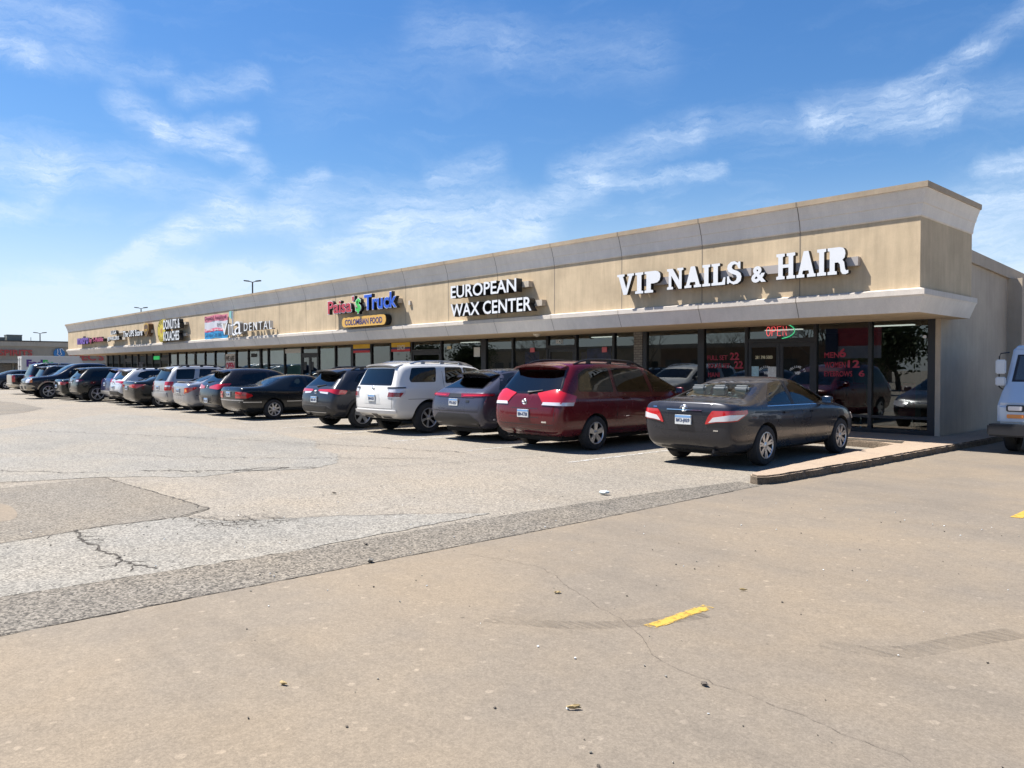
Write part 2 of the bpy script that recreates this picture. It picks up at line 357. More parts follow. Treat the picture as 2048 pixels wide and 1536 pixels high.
# parking stall lines, worn white
def worn(name, col, thr, sc=9):
    m = bpy.data.materials.new(name); m.use_nodes = True; t = m.node_tree; q = NG(t); b = t.nodes['Principled BSDF']; b.inputs['Roughness'].default_value = .8
    tcn = q.n('ShaderNodeTexCoord'); v = tcn.outputs['Object']
    b.inputs['Base Color'].default_value = c4(col)
    f = q.mr(q.noise(v, sc, 7, .75), thr - .07, thr + .07)
    b.inputs['Alpha'].default_value = 1; t.links.new(f, b.inputs['Alpha'])
    return m
WL = worn('worn_white_paint', (.42, .41, .39), .5); YL = worn('worn_yellow_paint', (.43, .26, .035), .40, 16)
YLE = worn('faint_yellow_paint', (.42, .27, .05), .52, 16)
for i in range(20):
    x = -8.95 - 2.64 * i
    y0 = 9.45 + .25 * random.random()
    sheet('stall_line', [(x - .06, y0), (x + .05, y0), (x + .05, 15.6), (x - .06, 15.6)], .007, WL)
sheet('yellow_line', [(-2.925, 3.87), (-2.855, 3.87), (-2.835, 4.4), (-2.90, 4.4)], .008, YL)
sheet('yellow_line', [(-2.935, 3.83), (-2.84, 3.83), (-2.82, 4.46), (-2.915, 4.46)], .0075, YLE)
sheet('yellow_line', [(-2.41, 9.55), (-2.30, 9.55), (-2.30, 10.2), (-2.41, 10.2)], .008, YL)
# cracks as thin ragged ribbons
CRK = mat('crack_dark', (.05, .042, .033), .95)
def crack(mb, pts, w=.012, jit=.05, z=.0085, branch=.12):
    P = [Vector(p) for p in pts]; line = []
    for a, b in zip(P, P[1:]):
        n = max(2, int((b - a).length / .045)); d = (b - a).normalized(); nn = Vector((-d.y, d.x))
        off = 0
        for j in range(n):
            off += random.uniform(-1, 1) * jit * .45; off *= .8
            line.append(a.lerp(b, j / n) + nn * off)
            if random.random() < branch and branch > 0 and len(line) > 2:
                q0 = line[-1]; ang = random.choice((-1, 1)) * random.uniform(.5, 1.3); dd = Matrix.Rotation(ang, 2) @ d
                crack(mb, [q0, q0 + dd * random.uniform(.06, .2)], w * .6, jit * .6, z, 0)
    line.append(P[-1]); N = len(line)
    for k in range(N - 1):
        a, b = line[k], line[k + 1]; d = (b - a)
        if d.length < 1e-5: continue
        d.normalize(); nn = Vector((-d.y, d.x))
        wa = w * random.uniform(.3, 1.0) * .5
        mb.quad((*(a - nn * wa), z), (*(b - nn * wa), z), (*(b + nn * wa), z), (*(a + nn * wa), z))
mb = MB()
crack(mb, [(-8.5, 1.96), (-7.86, 1.91), (-7.3, 1.95), (-6.69, 1.97), (-6.42, 2.08)], .03, .09, branch=.3)
crack(mb, [(-6.72, 1.97), (-6.8, 1.75)], .015)
crack(mb, [(-13, 1.0), (-12.4, 3.26), (-8.8, 3.42)], .02, .03)
crack(mb, [(-8.8, 3.42), (-8.52, 3.0), (-8.5, 2.2), (-8.3, 1.3), (-8.6, -1)], .018, .03)
crack(mb, [(-8.5, 3.1), (-7.9, 3.3), (-7.3, 4.4), (-6.5, 5.5)], .012, .04)
for k in range(6):
    x0 = -8.15 + random.uniform(-.35, .25); y0 = 3.05 + k * .12
    crack(mb, [(x0, y0), (x0 + random.uniform(.4, .7), y0 + random.uniform(-.1, .25))], .013, .09, branch=.4)
for k in range(4):
    x0 = -8.25 + k * .17
    crack(mb, [(x0, 3.1), (x0 + .25, 3.65 + random.random() * .3)], .010, .08, branch=.3)
crack(mb, [(-12.8, 3.9), (-12.1, 4.6), (-11.8, 5.1), (-11.7, 5.75), (-11.3, 6.1)], .03, .13, branch=.4)
crack(mb, [(-11.9, 5.0), (-11.55, 5.3), (-11.6, 5.8)], .04, .09, branch=.3)
crack(mb, [(-16, 4), (-13.6, 5.6), (-11.8, 7.5), (-11, 8.4)], .018, .14, branch=.15)
crack(mb, [(-14.5, 2.2), (-13.4, 2.9), (-13.0, 3.4)], .02, .1, branch=.3)
crack(mb, [(-24, 3.8), (-19, 6.4), (-14, 8.4), (-11.3, 9.3)], .022, .16, branch=.1)
crack(mb, [(-10.9, 6.2), (-10.2, 8.4), (-9.9, 10)], .012, .1)
mb.build('pavement_cracks', CRK, fix=False, kind='structure'); mb = MB()
crack(mb, [(-3.6, 4.03), (-3.2, 3.86), (-2.79, 3.66), (-2.47, 3.41), (-2.14, 3.38), (-1.52, 3.33), (-1.17, 3.29)], .003, .04, branch=.04)
crack(mb, [(-5.2, 4.2), (-4.4, 4.35), (-3.6, 4.03)], .004, .04, branch=.05)
mb.build('hairline_crack', mat('hairline_dark', (.10, .08, .06), .95), fix=False, kind='structure')
mb = MB(); crack(mb, [(-5.56, -4), (-5.44, 1), (-5.36, 6), (-5.4, 9.5)], .014, .012, branch=0)
mb.build('pavement_seam', CRK, fix=False, kind='structure')
# tyre scuffs
SCF = worn('tyre_scuff', (.12, .1, .078), .5, 3)
_t = SCF.node_tree; _q = NG(_t); _b = _t.nodes['Principled BSDF']; _tc = _q.n('ShaderNodeTexCoord'); _mp = _q.n('ShaderNodeMapping'); _t.links.new(_tc.outputs['Object'], _mp.inputs[0]); _mp.inputs['Rotation'].default_value = (0, 0, R(-35)); _mp.inputs['Scale'].default_value = (1, 16, 1)
_t.links.new(_q.m('MULTIPLY', _q.mr(_q.noise(_mp.outputs[0], 2.5, 4, .6), .35, .7, 0, .5), _q.mr(_q.noise(_tc.outputs['Object'], 2.2, 3), .35, .6, .1, 1)), _b.inputs['Alpha'])
def arc_ribbon(mb, pts, w, z=.0078):
    P = [Vector(p) for p in pts]; C = []
    for i in range(len(P) - 1):
        p0, p1, p2, p3 = P[max(i - 1, 0)], P[i], P[i + 1], P[min(i + 2, len(P) - 1)]
        for k in range(8):
            t = k / 8; C.append(.5 * ((2 * p1) + (p2 - p0) * t + (2 * p0 - 5 * p1 + 4 * p2 - p3) * t * t + (3 * p1 - p0 - 3 * p2 + p3) * t ** 3))
    C.append(P[-1])
    for a, b in zip(C, C[1:]):
        d = (b - a).normalized(); nn = Vector((-d.y, d.x))
        mb.quad((*(a - nn * w / 2), z), (*(b - nn * w / 2), z), (*(b + nn * w / 2), z), (*(a + nn * w / 2), z))
mb = MB()
for o in (0.05,):
    arc_ribbon(mb, [(-2.1 + o, 4.35), (-1.86 + o, 4.42), (-1.68 + o, 4.6), (-1.55 + o, 4.95), (-1.35 + o * .8, 5.4)], .17)
    arc_ribbon(mb, [(-3.75 + o, 3.2), (-3.3 + o, 3.5), (-3.0 + o, 3.9), (-2.85 + o, 4.3)], .14)
mb.build('tyre_scuffs', SCF, fix=False, kind='structure')
# kerb, island and walkway
mb = MB()
pts = [(-5.68, 9.88), (-5.6, 9.74), (-5.48, 9.69), (-5.38, 9.8), (-5.33, 10.1), (-5.27, 11.5), (-5.22, 12.6), (-5.2, 14), (-5.18, 15.3), (-5.12, 17), (-5.08, 18.8), (-5.02, 30), (-5.94, 30), (-5.94, 18.25), (-70, 18.25), (-70, 15.95), (-6.98, 15.95), (-6.3, 15.9), (-5.97, 15.7), (-5.93, 14.2), (-5.85, 12.5), (-5.76, 11), (-5.70, 10.2)]
kb = bmesh.new(); vs = [kb.verts.new((x, y, .13)) for x, y in pts]; f = kb.faces.new(vs)
r = bmesh.ops.extrude_face_region(kb, geom=[f]); bmesh.ops.translate(kb, vec=(0, 0, -.16), verts=[v for v in r['geom'] if isinstance(v, bmesh.types.BMVert)])
bmesh.ops.bevel(kb, geom=[e for e in kb.edges if abs(e.verts[0].co.z - .13) < 1e-4 and abs(e.verts[1].co.z - .13) < 1e-4], offset=.025, segments=2, affect='EDGES')
bmesh.ops.triangulate(kb, faces=[f for f in kb.faces if len(f.verts) > 4])
bmesh.ops.subdivide_edges(kb, edges=[e for e in kb.edges if e.calc_length() > 1.0 and min(v.co.y for v in e.verts) < 19 and max(v.co.x for v in e.verts) > -6.6], cuts=12, use_grid_fill=False)
bmesh.ops.recalc_face_normals(kb, faces=kb.faces)
for v in kb.verts:
    if v.co.x > -6.6 and v.co.z < .12: v.co.x += random.uniform(-.018, .018); v.co.y += random.uniform(-.01, .01)
    elif v.co.x > -6.6 and v.co.y < 18: v.co.z += random.uniform(-.006, .002)
KSD = ground_mat('kerb_side_shade', (.13, .102, .074), (.085, .066, .048), (.17, .135, .1), .7)  # upright kerb faces coloured darker than the top, shade put into the colour
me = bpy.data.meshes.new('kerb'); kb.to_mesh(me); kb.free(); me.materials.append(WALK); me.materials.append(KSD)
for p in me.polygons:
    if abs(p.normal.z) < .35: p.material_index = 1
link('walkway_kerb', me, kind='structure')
DIRT = ground_mat('drain_dirt', (0.062, 0.052, 0.041), (0.041, 0.036, 0.028), (0.088, 0.073, 0.057), 1.4)
sheet('planter_dirt', [(-7.25, 16.42), (-6.02, 16.44), (-5.9, 15.98), (-6.98, 16.0)], .136, DIRT, wob=.03)
mb = MB(); arcp = [(-10.35 + .8 * math.cos(a) + .1 * math.sin(3 * a), 1.35 + .5 * math.sin(a) + .07 * math.cos(2 * a)) for a in [2 * math.pi * k / 30 for k in range(30)]]
sheet('concrete_pad', arcp, .0052, CONC, wob=.02)
# litter and leaves
PAPER = mat('litter_paper', (.42, .47, .48), .7); LEAF = mat('dry_leaf', (.3, .22, .1), .8); TWIG = mat('litter_dark', (.09, .075, .06), .9)
def crumple(name, x, y, s, m, label, cat, flat=.3, n=9, rz=0, asp=1.):
    bm = bmesh.new(); bmesh.ops.create_icosphere(bm, subdivisions=2, radius=s)
    for v in bm.verts:
        v.co *= random.uniform(.6, 1.25); v.co.z = v.co.z * flat; v.co.y *= asp
    mn = min(v.co.z for v in bm.verts)
    for v in bm.verts: v.co.z -= mn
    me = bpy.data.meshes.new(name); bm.to_mesh(me); bm.free(); me.materials.append(m)
    o = link(name, me, label=label, category=cat); o.location = (x, y, .009); o.rotation_euler = (0, 0, rz); return o
crumple('paper_scrap', -6.34, 7.48, .075, PAPER, 'crumpled pale blue paper scrap on the dark asphalt seam before the kerb', 'litter', .35, asp=.6, rz=.6)
crumple('gravel_lump', -5.42, 3.43, .028, ASPG, 'small grey stone lump at the edge of the dark asphalt strip', 'stone', .6)
crumple('dry_leaf', -3.77, 3.93, .03, LEAF, 'small tan leaf left of the yellow dash on the concrete', 'leaf', .25, asp=.5, rz=1)
crumple('dry_leaf', -3.61, 1.77, .026, LEAF, 'pale curled leaf alone at lower left of the concrete drive', 'leaf', .35, asp=.35, rz=.3)
crumple('dry_leaf', -2.42, 2.64, .034, LEAF, 'long yellowish leaf nearest the bottom centre of the photo', 'leaf', .3, asp=.3, rz=.9)
crumple('dark_scrap', -2.16, 3.32, .022, TWIG, 'dark scrap beside the thin crack in the concrete', 'litter', .4, asp=.6)
crumple('bark_scrap', -8.75, 5.0, .04, TWIG, 'dark bark scrap lying on the light asphalt mid lot', 'litter', .3, asp=.4)
crumple('bark_scrap', -6.0, 3.75, .03, TWIG, 'small dark scrap on the grey asphalt seam strip', 'litter', .3, asp=.5)
crumple('twig', -2.9, 4.95, .03, LEAF, 'thin broken twig beyond the yellow dash', 'twig', .3, asp=.15, rz=.5)
GR = []
bmx = MB()
for i in range(380):
    if random.random() < .5: x, y = random.uniform(-5.3, 1.0), random.uniform(1.3, 9)
    else: x, y = random.uniform(-9, -5.4), random.uniform(1.3, 7)
    s = random.uniform(.002, .0065); bmx.cur = random.randint(0, 2)
    Mx = Matrix.Translation((x, y, .007 + s * .4)) @ Matrix.Rotation(random.random() * 3, 4, 'Z') @ Matrix.Rotation(random.random(), 4, 'X')
    bmx.obox(Mx, s * 2, s * random.uniform(.8, 1.8), s)
bmx.build('loose_grit', [TWIG, WHITEP, ASPG], kind='stuff', label='loose grit and specks scattered over the pavement', category='grit')
# ------------------------------------------------------------------ the shopping strip
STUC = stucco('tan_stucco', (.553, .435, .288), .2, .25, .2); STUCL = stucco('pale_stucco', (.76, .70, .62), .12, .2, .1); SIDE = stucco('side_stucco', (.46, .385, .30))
CAPM = stucco('coping_stucco', (.42, .335, .24), .22)
SOFF = stucco('soffit_stucco', (.62, .5, .34)); LEDGE = stucco('ledge_stucco', (.60, .54, .47), .1)
JNT = mat('joint_dark', (.2, .165, .125), .9)
YF, XS, YB, XL, YW = 15.8, -5.53, 18.8, -69.3, 18.3
bld = empty('shopping_strip', 'long single storey tan stucco shop row with projecting sign fascia over dark glass storefronts', 'building', (-37, 18, 0))
BO = Vector((-37, 18, 0))
def bpart(mb, name, m, **k):
    mb.v = [tuple(Vector(p) - BO) for p in mb.v]; return mb.build(name, m, bld, **k)
def Lpath(o): return [(XL - o, YB), (XL - o, YF - o), (XS + o, YF - o), (XS + o, YB)]
def sweep(mb, prof):
    for (o0, z0), (o1, z1) in zip(prof, prof[1:]):
        a, b = Lpath(o0), Lpath(o1)
        for i in range(3): mb.quad((*a[i], z0), (*a[i + 1], z0), (*b[i + 1], z1), (*b[i], z1))
mb = MB(); sweep(mb, [(0, 3.14), (0, 4.55)]); 
o = bpart(mb, 'sign_fascia', STUC)
mb = MB(); sweep(mb, [(.12, 3.135), (.12, 3.03)]); sweep(mb, [(-.02, 3.17), (.12, 3.135)]); bpart(mb, 'fascia_ledge', LEDGE)
mb = MB(); sweep(mb, [(.12, 3.03), (.095, 3.0), (-.03, 2.70)]); bpart(mb, 'fascia_band', STUCL)
corn = [(0, 4.53), (.025, 4.55), (.03, 4.62), (.055, 4.74), (.06, 4.77), (.075, 4.78), (.10, 4.88), (.155, 5.03), (.165, 5.04)]
mb = MB(); sweep(mb, corn); bpart(mb, 'cornice', STUCL)
cop = [(.165, 5.04), (.185, 5.042), (.19, 5.15), (-.2, 5.19)]
mb = MB(); sweep(mb, cop)
bpart(mb, 'coping', CAPM)
mb = MB(); a = Lpath(-.03); mb.quad((a[1][0], a[1][1], 2.7), (a[2][0], a[2][1], 2.7), (a[3][0], YB, 2.7), (a[0][0], YB, 2.7))
bpart(mb, 'soffit', SOFF)
# back of the parapet and roof deck
mb = MB(); mb.box(XL + .15, XS - .15, YB - .2, YB - .01, 3.0, 5.14); mb.box(XL + .2, XS - .2, YF + .3, YB - .22, 4.4, 4.5); bpart(mb, 'parapet_back', SIDE)
# joints: thin shadow gaps across coping, cornice and panel
def pjoint(mb, x, prof, w=.016, e=.003):
    for (o0, z0), (o1, z1) in zip(prof, prof[1:]):
        mb.quad((x - w / 2, YF - o0 - e, z0), (x + w / 2, YF - o0 - e, z0), (x + w / 2, YF - o1 - e, z1), (x - w / 2, YF - o1 - e, z1))
k = 0; x = -7.95
while x > XL + 1:
    mb = MB(); pjoint(mb, x, [(0, 3.17), (0, 4.53)], .022); pjoint(mb, x + .01, corn, .018); pjoint(mb, x, [(.185, 5.042), (.19, 5.15)], .028, .004)
    pjoint(mb, x - .03, [(.12, 3.135), (.12, 3.03), (.095, 3.0), (-.03, 2.70)], .014)
    x -= 2.44
    bpart(mb, 'panel_joint', JNT, fix=False)
# side walls
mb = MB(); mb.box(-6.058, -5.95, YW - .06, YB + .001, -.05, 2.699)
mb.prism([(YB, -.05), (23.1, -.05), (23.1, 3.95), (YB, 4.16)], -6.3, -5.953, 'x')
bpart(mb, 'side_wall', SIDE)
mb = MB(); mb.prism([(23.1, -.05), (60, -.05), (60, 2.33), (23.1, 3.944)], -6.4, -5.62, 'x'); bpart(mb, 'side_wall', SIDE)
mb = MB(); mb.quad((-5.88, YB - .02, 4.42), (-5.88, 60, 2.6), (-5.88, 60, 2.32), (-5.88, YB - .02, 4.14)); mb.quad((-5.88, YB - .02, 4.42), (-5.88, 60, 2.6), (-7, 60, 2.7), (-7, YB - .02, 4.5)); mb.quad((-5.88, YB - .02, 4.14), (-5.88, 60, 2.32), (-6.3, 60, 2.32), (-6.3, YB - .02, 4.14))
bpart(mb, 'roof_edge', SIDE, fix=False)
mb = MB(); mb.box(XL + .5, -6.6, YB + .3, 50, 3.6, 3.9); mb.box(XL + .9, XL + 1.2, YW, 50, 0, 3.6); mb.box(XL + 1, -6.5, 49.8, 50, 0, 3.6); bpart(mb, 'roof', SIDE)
# storefront
POSTS = [-6.1, -7.46, -8.78, -10.64, -12.03, -13.95, -15.14, -16.7, -17.98, -19.67, -21.22, -23.75, -25.7, -27.22, -28.72, -30.29, -31.78, -33.38, -35.05, -36.9, -38.76, -39.69, -41.23, -42.83, -44.34, -45.88, -47.43, -49.05, -50.59, -52.14, -53.69, -55.38, -56.98, -58.36, -60.19, -61.64, -63.21, -64.71, -66.4, -67.9]
THICK = {-12.03: .20, -13.95: .14, -21.22: .26, -30.29: .2, -39.69: .16, -60.19: .2, -49.05: .16, -67.9: .3}
DOORS = {2: 'd', 7: 's', 11: 's', 17: 'd', 23: 's', 30: 's', 35: 's'}
GLS = glass('shop_glass', (.42, .5, .5), 1.95, 0.)
GLS2 = glass('shop_glass_clear', (.6, .68, .66), 2.1, 0.)
HEAD, SILL = 2.74, .2
def pane(parent, x0, x1, z0, z1, y, m=GLS):
    mb = MB(); mb.quad((x0, y, z0), (x1, y, z0), (x1, y, z1), (x0, y, z1)); mb.v = [tuple(Vector(p) - BO) for p in mb.v]
    return mb.build('pane', m, parent, fix=False)
mb = MB(); mb.box(XL + 1.2, -6.1, YW - .05, YW + .08, 2.62 + .13, 3.3); bpart(mb, 'lintel', BLACK)
for i in range(len(POSTS) - 1):
    x1, x0 = POSTS[i], POSTS[i + 1]
    wa, wb = THICK.get(x0, .085), THICK.get(x1, .085) 
    mb = MB(); mb.box(x0 - wa / 2, x0 + wa / 2, YW - .06, YW + .07, .12, HEAD + .01)
    if i == 0: mb.box(-6.21, -6.06, YW - .065, YW + .07, .12, HEAD + .01)
    xa = x0 + wa / 2 + .001; xb = (x1 - wb / 2 - .001) if i else -6.211
    if i in DOORS:
        mb.box(xa, xb, YW - .055, YW + .05, 2.28, 2.38); mb.box(xa, xb, YW - .05, YW + .05, HEAD - .05, HEAD)
        fr = bpart(mb, 'window', BLACK); pane(fr, xa, xb, 2.38, HEAD - .05, YW)
        n = 2 if DOORS[i] == 'd' else 1
        if n == 1: xa2 = xa; xb2 = xb
        wdt = (xb - xa) / n
        for j in range(n):
            d0, d1 = xa + j * wdt + .004, xa + (j + 1) * wdt - .004
            db = MB(); db.box(d0, d0 + .09, YW - .04, YW + .02, .14, 2.275); db.box(d1 - .09, d1, YW - .04, YW + .02, .14, 2.275)
            db.box(d0 + .09, d1 - .09, YW - .039, YW + .019, .14, .36); db.box(d0 + .09, d1 - .09, YW - .039, YW + .019, 2.16, 2.275)
            dr = bpart(db, 'door', BLACK); pane(dr, d0 + .09, d1 - .09, .36, 2.16, YW - .01)
            hb = MB(); hx = (d1 - .05) if j == 0 and n == 2 else d0 + .05
            hb.tube([(hx, YW - .1, .95), (hx, YW - .1, 1.35)], .014, 8); hb.tube([(hx, YW - .1, 1.0), (hx, YW - .04, 1.0)], .01, 6); hb.tube([(hx, YW - .1, 1.3), (hx, YW - .04, 1.3)], .01, 6)
            hb.v = [tuple(Vector(p) - BO) for p in hb.v]; hb.build('handle', ALLOY, dr, smooth=40)
    else:
        mb.box(xa, xb, YW - .05, YW + .05, .12, SILL + .02); mb.box(xa, xb, YW - .05, YW + .05, HEAD - .05, HEAD)
        if i < 2: mb.box(xa, xb, YW - .045, YW + .045, .47, .53)
        elif i in (4, 5, 6, 8, 9, 10): mb.box(xa, xb, YW - .045, YW + .045, .5, .56)
        fr = bpart(mb, 'window', BLACK); pane(fr, xa, xb, SILL, HEAD - .05, YW, GLS2 if 15 < i < 22 else GLS)
# brick pier behind glass
BRK = mat('brick_pier', (.42, .38, .33), .85); t = BRK.node_tree; q = NG(t)
bt = q.n('ShaderNodeTexBrick'); tcn = q.n('ShaderNodeTexCoord'); mp = q.n('ShaderNodeMapping'); mp.inputs['Rotation'].default_value = (R(90), 0, 0)
t.links.new(tcn.outputs['Object'], mp.inputs[0]); t.links.new(mp.outputs[0], bt.inputs[0]); bt.inputs['Scale'].default_value = 1; bt.inputs['Brick Width'].default_value = .2; bt.inputs['Row Height'].default_value = .075; bt.inputs['Mortar Size'].default_value = .008
bt.inputs['Color1'].default_value = (.24, .22, .19, 1); bt.inputs['Color2'].default_value = (.17, .155, .135, 1); bt.inputs['Mortar'].default_value = (.09, .085, .08, 1)
t.links.new(bt.outputs[0], t.nodes['Principled BSDF'].inputs[0])
mb = MB(); mb.box(-14.36, -14.05, YW - .045, YW - .005, .14, HEAD - .001); bpart(mb, 'brick_pier', BRK)
# interior shells: walls between shops, floor, ceiling with light troffers
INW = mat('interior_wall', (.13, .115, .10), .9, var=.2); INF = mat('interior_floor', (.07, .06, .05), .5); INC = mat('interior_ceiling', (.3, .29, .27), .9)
PARTS = [-6.45, -13.95, -21.3, -30.3, -39.7, -45.9, -50.6, -55.4, -60.2, -64.7, -68.0]
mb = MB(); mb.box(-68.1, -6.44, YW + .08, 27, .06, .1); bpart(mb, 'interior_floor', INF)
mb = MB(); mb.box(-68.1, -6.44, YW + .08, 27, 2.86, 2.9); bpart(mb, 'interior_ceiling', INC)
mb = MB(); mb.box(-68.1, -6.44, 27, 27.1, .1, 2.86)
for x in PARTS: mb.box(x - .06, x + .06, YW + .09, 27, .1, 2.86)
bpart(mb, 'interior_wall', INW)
TROF = mat('ceiling_troffer', (.9, .9, .85), .5, emit=(1, .96, .86), es=.55)
for i in range(len(PARTS) - 1):
    xm = (PARTS[i] + PARTS[i + 1]) / 2
    if i == 3: continue
    mb = MB()
    for yy in (20.2, 23):
        for dx in ((-1.9, 1.4) if PARTS[i] - PARTS[i + 1] > 6 else (0,)): mb.box(xm + dx - .6, xm + dx + .6, yy - .1, yy + .1, 2.83, 2.859)
    bpart(mb, 'ceiling_light', TROF)
# salon furniture glimpsed inside
REDV = mat('red_vinyl', (.35, .02, .03), .35); 
for i, (x, y) in enumerate([(-7.0, 19.6), (-8.3, 19.8), (-12.6, 19.8), (-9.9, 22.5), (-7.3, 22.8)]):
    e = empty('salon_chair', ['dark red salon chair nearest the right end window', 'dark red salon chair beside the right end chair', 'dark red salon chair behind the left salon window', 'dark red salon chair deep behind the salon doors', 'dark red salon chair deep inside at the right end'][i], 'chair', (x, y, .1), random.random(), 'chairs inside the nail salon')
    s = MB(); s.box(-.3, .3, -.28, .28, .38, .55); s.build('seat', REDV, e, bevel=.04, smooth=40)
    s = MB(); s.box(-.28, .28, .2, .34, .56, 1.15); s.build('backrest', REDV, e, bevel=.05, smooth=40)
    s = MB(); s.tube([(0, 0, .0), (0, 0, .38)], .05, 10); s.lathe([(.26, 0), (.25, .03), (.06, .05)], 20, 'z'); s.build('pedestal', CHROME, e, smooth=40)
# whitened panes of the vacant unit: sheets hung right behind the glass
SHT = mat('hung_sheet_white', (.68, .70, .68), .85, var=.12, vscale=1.2); SHTG = mat('hung_sheet_green', (.38, .52, .42), .85, var=.2, vscale=1.5)
lab = {15: 'last pale sheet hung behind glass, beside the flag bannered window', 16: 'grey white sheet behind the second pane left of the flag banner', 18: 'greenish sheet behind the pane right of the dark double doors', 19: 'greenish sheet', 20: 'narrow pale sheet', 21: 'white sheet', 22: 'white sheet right of the open banner'}
for i, l in ((15, 'pale grey sheet hung behind the pane just left of the flag banners'), (16, 'greenish sheet hung behind the pane right of the dark double doors'), (18, 'greenish sheet hung behind the pane left of the dark double doors'), (19, 'narrow white sheet hung behind the slim pane'), (20, 'white sheet behind the pane left of the slim pane'), (21, 'white sheet behind the pane beside the we are open banner')):
    x1, x0 = POSTS[i], POSTS[i + 1]; s = MB(); s.box(x0 + .06, x1 - .06, YW + .1, YW + .115, .2, HEAD - .04 if i != 15 else 2.6)
    s.build('hung_sheet', SHTG if i in (16, 18) else SHT, label=l, category='sheet', group='sheets behind the vacant shop panes')
x1, x0 = POSTS[14], POSTS[15]
s = MB(); s.box(x0 + .12, x1 - .06, YW + .1, YW + .115, .2, HEAD - .04); s.build('hung_sheet', SHT, label='white grey sheet behind the pane touching the thick black post left of the flag banner', category='sheet', group='sheets behind the vacant shop panes')
# ------------------------------------------------------------------ window graphics
def flat(name, x0, x1, z0, z1, m, label, cat, y=YW - .075, d=.006, **k):
    s = MB(); s.box(x0, x1, y - d, y, z0, z1); return s.build(name, m, label=label, category=cat, **k)
YEL = mat('flag_yellow', (.75, .47, .02), .5); NAVY = mat('flag_navy', (.03, .03, .15), .5); FRED = mat('flag_red', (.55, .03, .05), .5)
def flag(x0, x1, label, txt=None):
    e = empty('flag_banner', label, 'banner', ((x0 + x1) / 2, YW - .05, 2.42), 0, 'flag striped banners in the restaurant windows'); w = (x1 - x0) / 2
    for nm, m, a, b in (('yellow_stripe', YEL, .085, .27), ('blue_stripe', NAVY, 0, .084), ('red_stripe', FRED, -.1, -.001)):
        s = MB(); s.box(-w, w, -.02, -.01, a, b); s.build(nm, m, e)
    if txt: text('lettering', txt, -.35 * w * 1.0, -.022, -.03, .62 * w * 1.3, .2, .004, WHITE, e, bold=.02)
flag(-30.15, -28.8, 'yellow blue and red banner at the top of the pane right of the pale sheets')
flag(-27.12, -25.78, 'yellow blue and red banner reading LUNCH at the pane top', 'LUNCH')
REDT = mat('window_red_vinyl', (.3, .012, .035), .5); WT = mat('window_white_vinyl', (.75, .78, .78), .5)
def wtext(txt, x, z, w, h, m, label, bold=.02, **k): return text('window_lettering', txt, x, YW - .012 - .006, z, w, h, .004, m, label=label, category='lettering', bold=bold, **k)
wtext('MEN', -8.56, 1.87, .36, .135, REDT, 'red vinyl word MEN on the right salon window', .012)
wtext('6', -8.2, 1.88, .17, .21, REDT, 'red vinyl numeral 6 after the word MEN', .03)
wtext('WOMEN', -8.56, 1.63, .52, .14, REDT, 'red vinyl word WOMEN on the right salon window', .012)
wtext('12', -7.99, 1.63, .28, .18, REDT, 'red vinyl numeral 12 after the word WOMEN', .03)
wtext('EYEBROWS', -8.56, 1.42, .68, .13, REDT, 'red vinyl word EYEBROWS on the right salon window', .012)
wtext('6', -7.73, 1.42, .14, .15, REDT, 'red vinyl numeral 6 after the word EYEBROWS', .03)
wtext('FULL SET', -11.84, 1.84, .62, .13, REDT, 'red vinyl words FULL SET on the left salon window', .012)
wtext('22', -11.15, 1.84, .28, .2, REDT, 'red vinyl numeral 22 in the upper price line', .03)
wtext('SOLAR SET', -11.82, 1.62, .68, .13, REDT, 'red vinyl words SOLAR SET on the left salon window', .012)
wtext('22', -11.02, 1.61, .27, .2, REDT, 'red vinyl numeral 22 in the lower price line', .03)
wtext('MANI', -11.82, 1.38, .36, .13, REDT, 'red vinyl word MANI above the grey sedan roof', .012)
wtext('281 398 5000', -10.4, 1.86, .48, .085, mat('cream_vinyl', (.7, .66, .45), .5), 'cream phone number on the left salon door', .01)
for x, l in ((-10.22, 'arched white WELCOME TO VIP lettering on the left salon door'), (-9.38, 'arched white WELCOME TO VIP lettering on the right salon door')):
    e = empty('window_lettering', l, 'lettering', (x + .16, YW - .05, 1.44), 0)
    wd = 'WELCOME TO'
    for k, ch in enumerate(wd):
        if ch == ' ': continue
        a = R(150 - 120 * k / (len(wd) - 1)); me = text_mesh(ch, .03 if ch != 'M' else .036, .055, .003, bold=.02); me.materials.append(WT)
        o = link('letter', me, e); o.location = (.19 * math.cos(a) - .015 * math.cos(a - R(90)), -.01, .02 + .17 * math.sin(a)); o.rotation_euler = (0, R(90) - a, 0)
    text('letters', 'VIP', -.075, -.01, .02, .15, .075, .003, WT, e, bold=.02)
def poster(x0, x1, z0, z1, m, label, strip=None, txt=None, tm=WT, y=YW - .02):
    o = flat('poster', x0, x1, z0, z1, m, label, 'poster', y=y, d=.003)
    return o
BLUEP = mat('poster_blue', (.10, .13, .42), .5, var=.4, vscale=6); PALEB = mat('poster_pale_blue', (.35, .55, .62), .5, var=.3, vscale=25); PALEW = mat('poster_white', (.62, .64, .62), .6, var=.2, vscale=30)
PINKR = mat('poster_red', (.6, .12, .14), .5); PURP = mat('poster_purple', (.25, .16, .25), .5)
poster(-10.52, -10.3, 1.38, 1.67, PALEB, 'pale blue notice low on the left salon door')
poster(-10.04, -9.8, 1.38, 1.66, PALEW, 'white notice on the left salon door beside the centre stile')
poster(-19.2, -18.5, 1.6, 2.2, BLUEP, 'dark blue poster in the waxing shop window left of its door', y=YW + .1)
poster(-18.82, -18.6, 2.17, 2.32, PINKR, 'small red tag above the dark blue poster left of the waxing door', y=YW - .02)
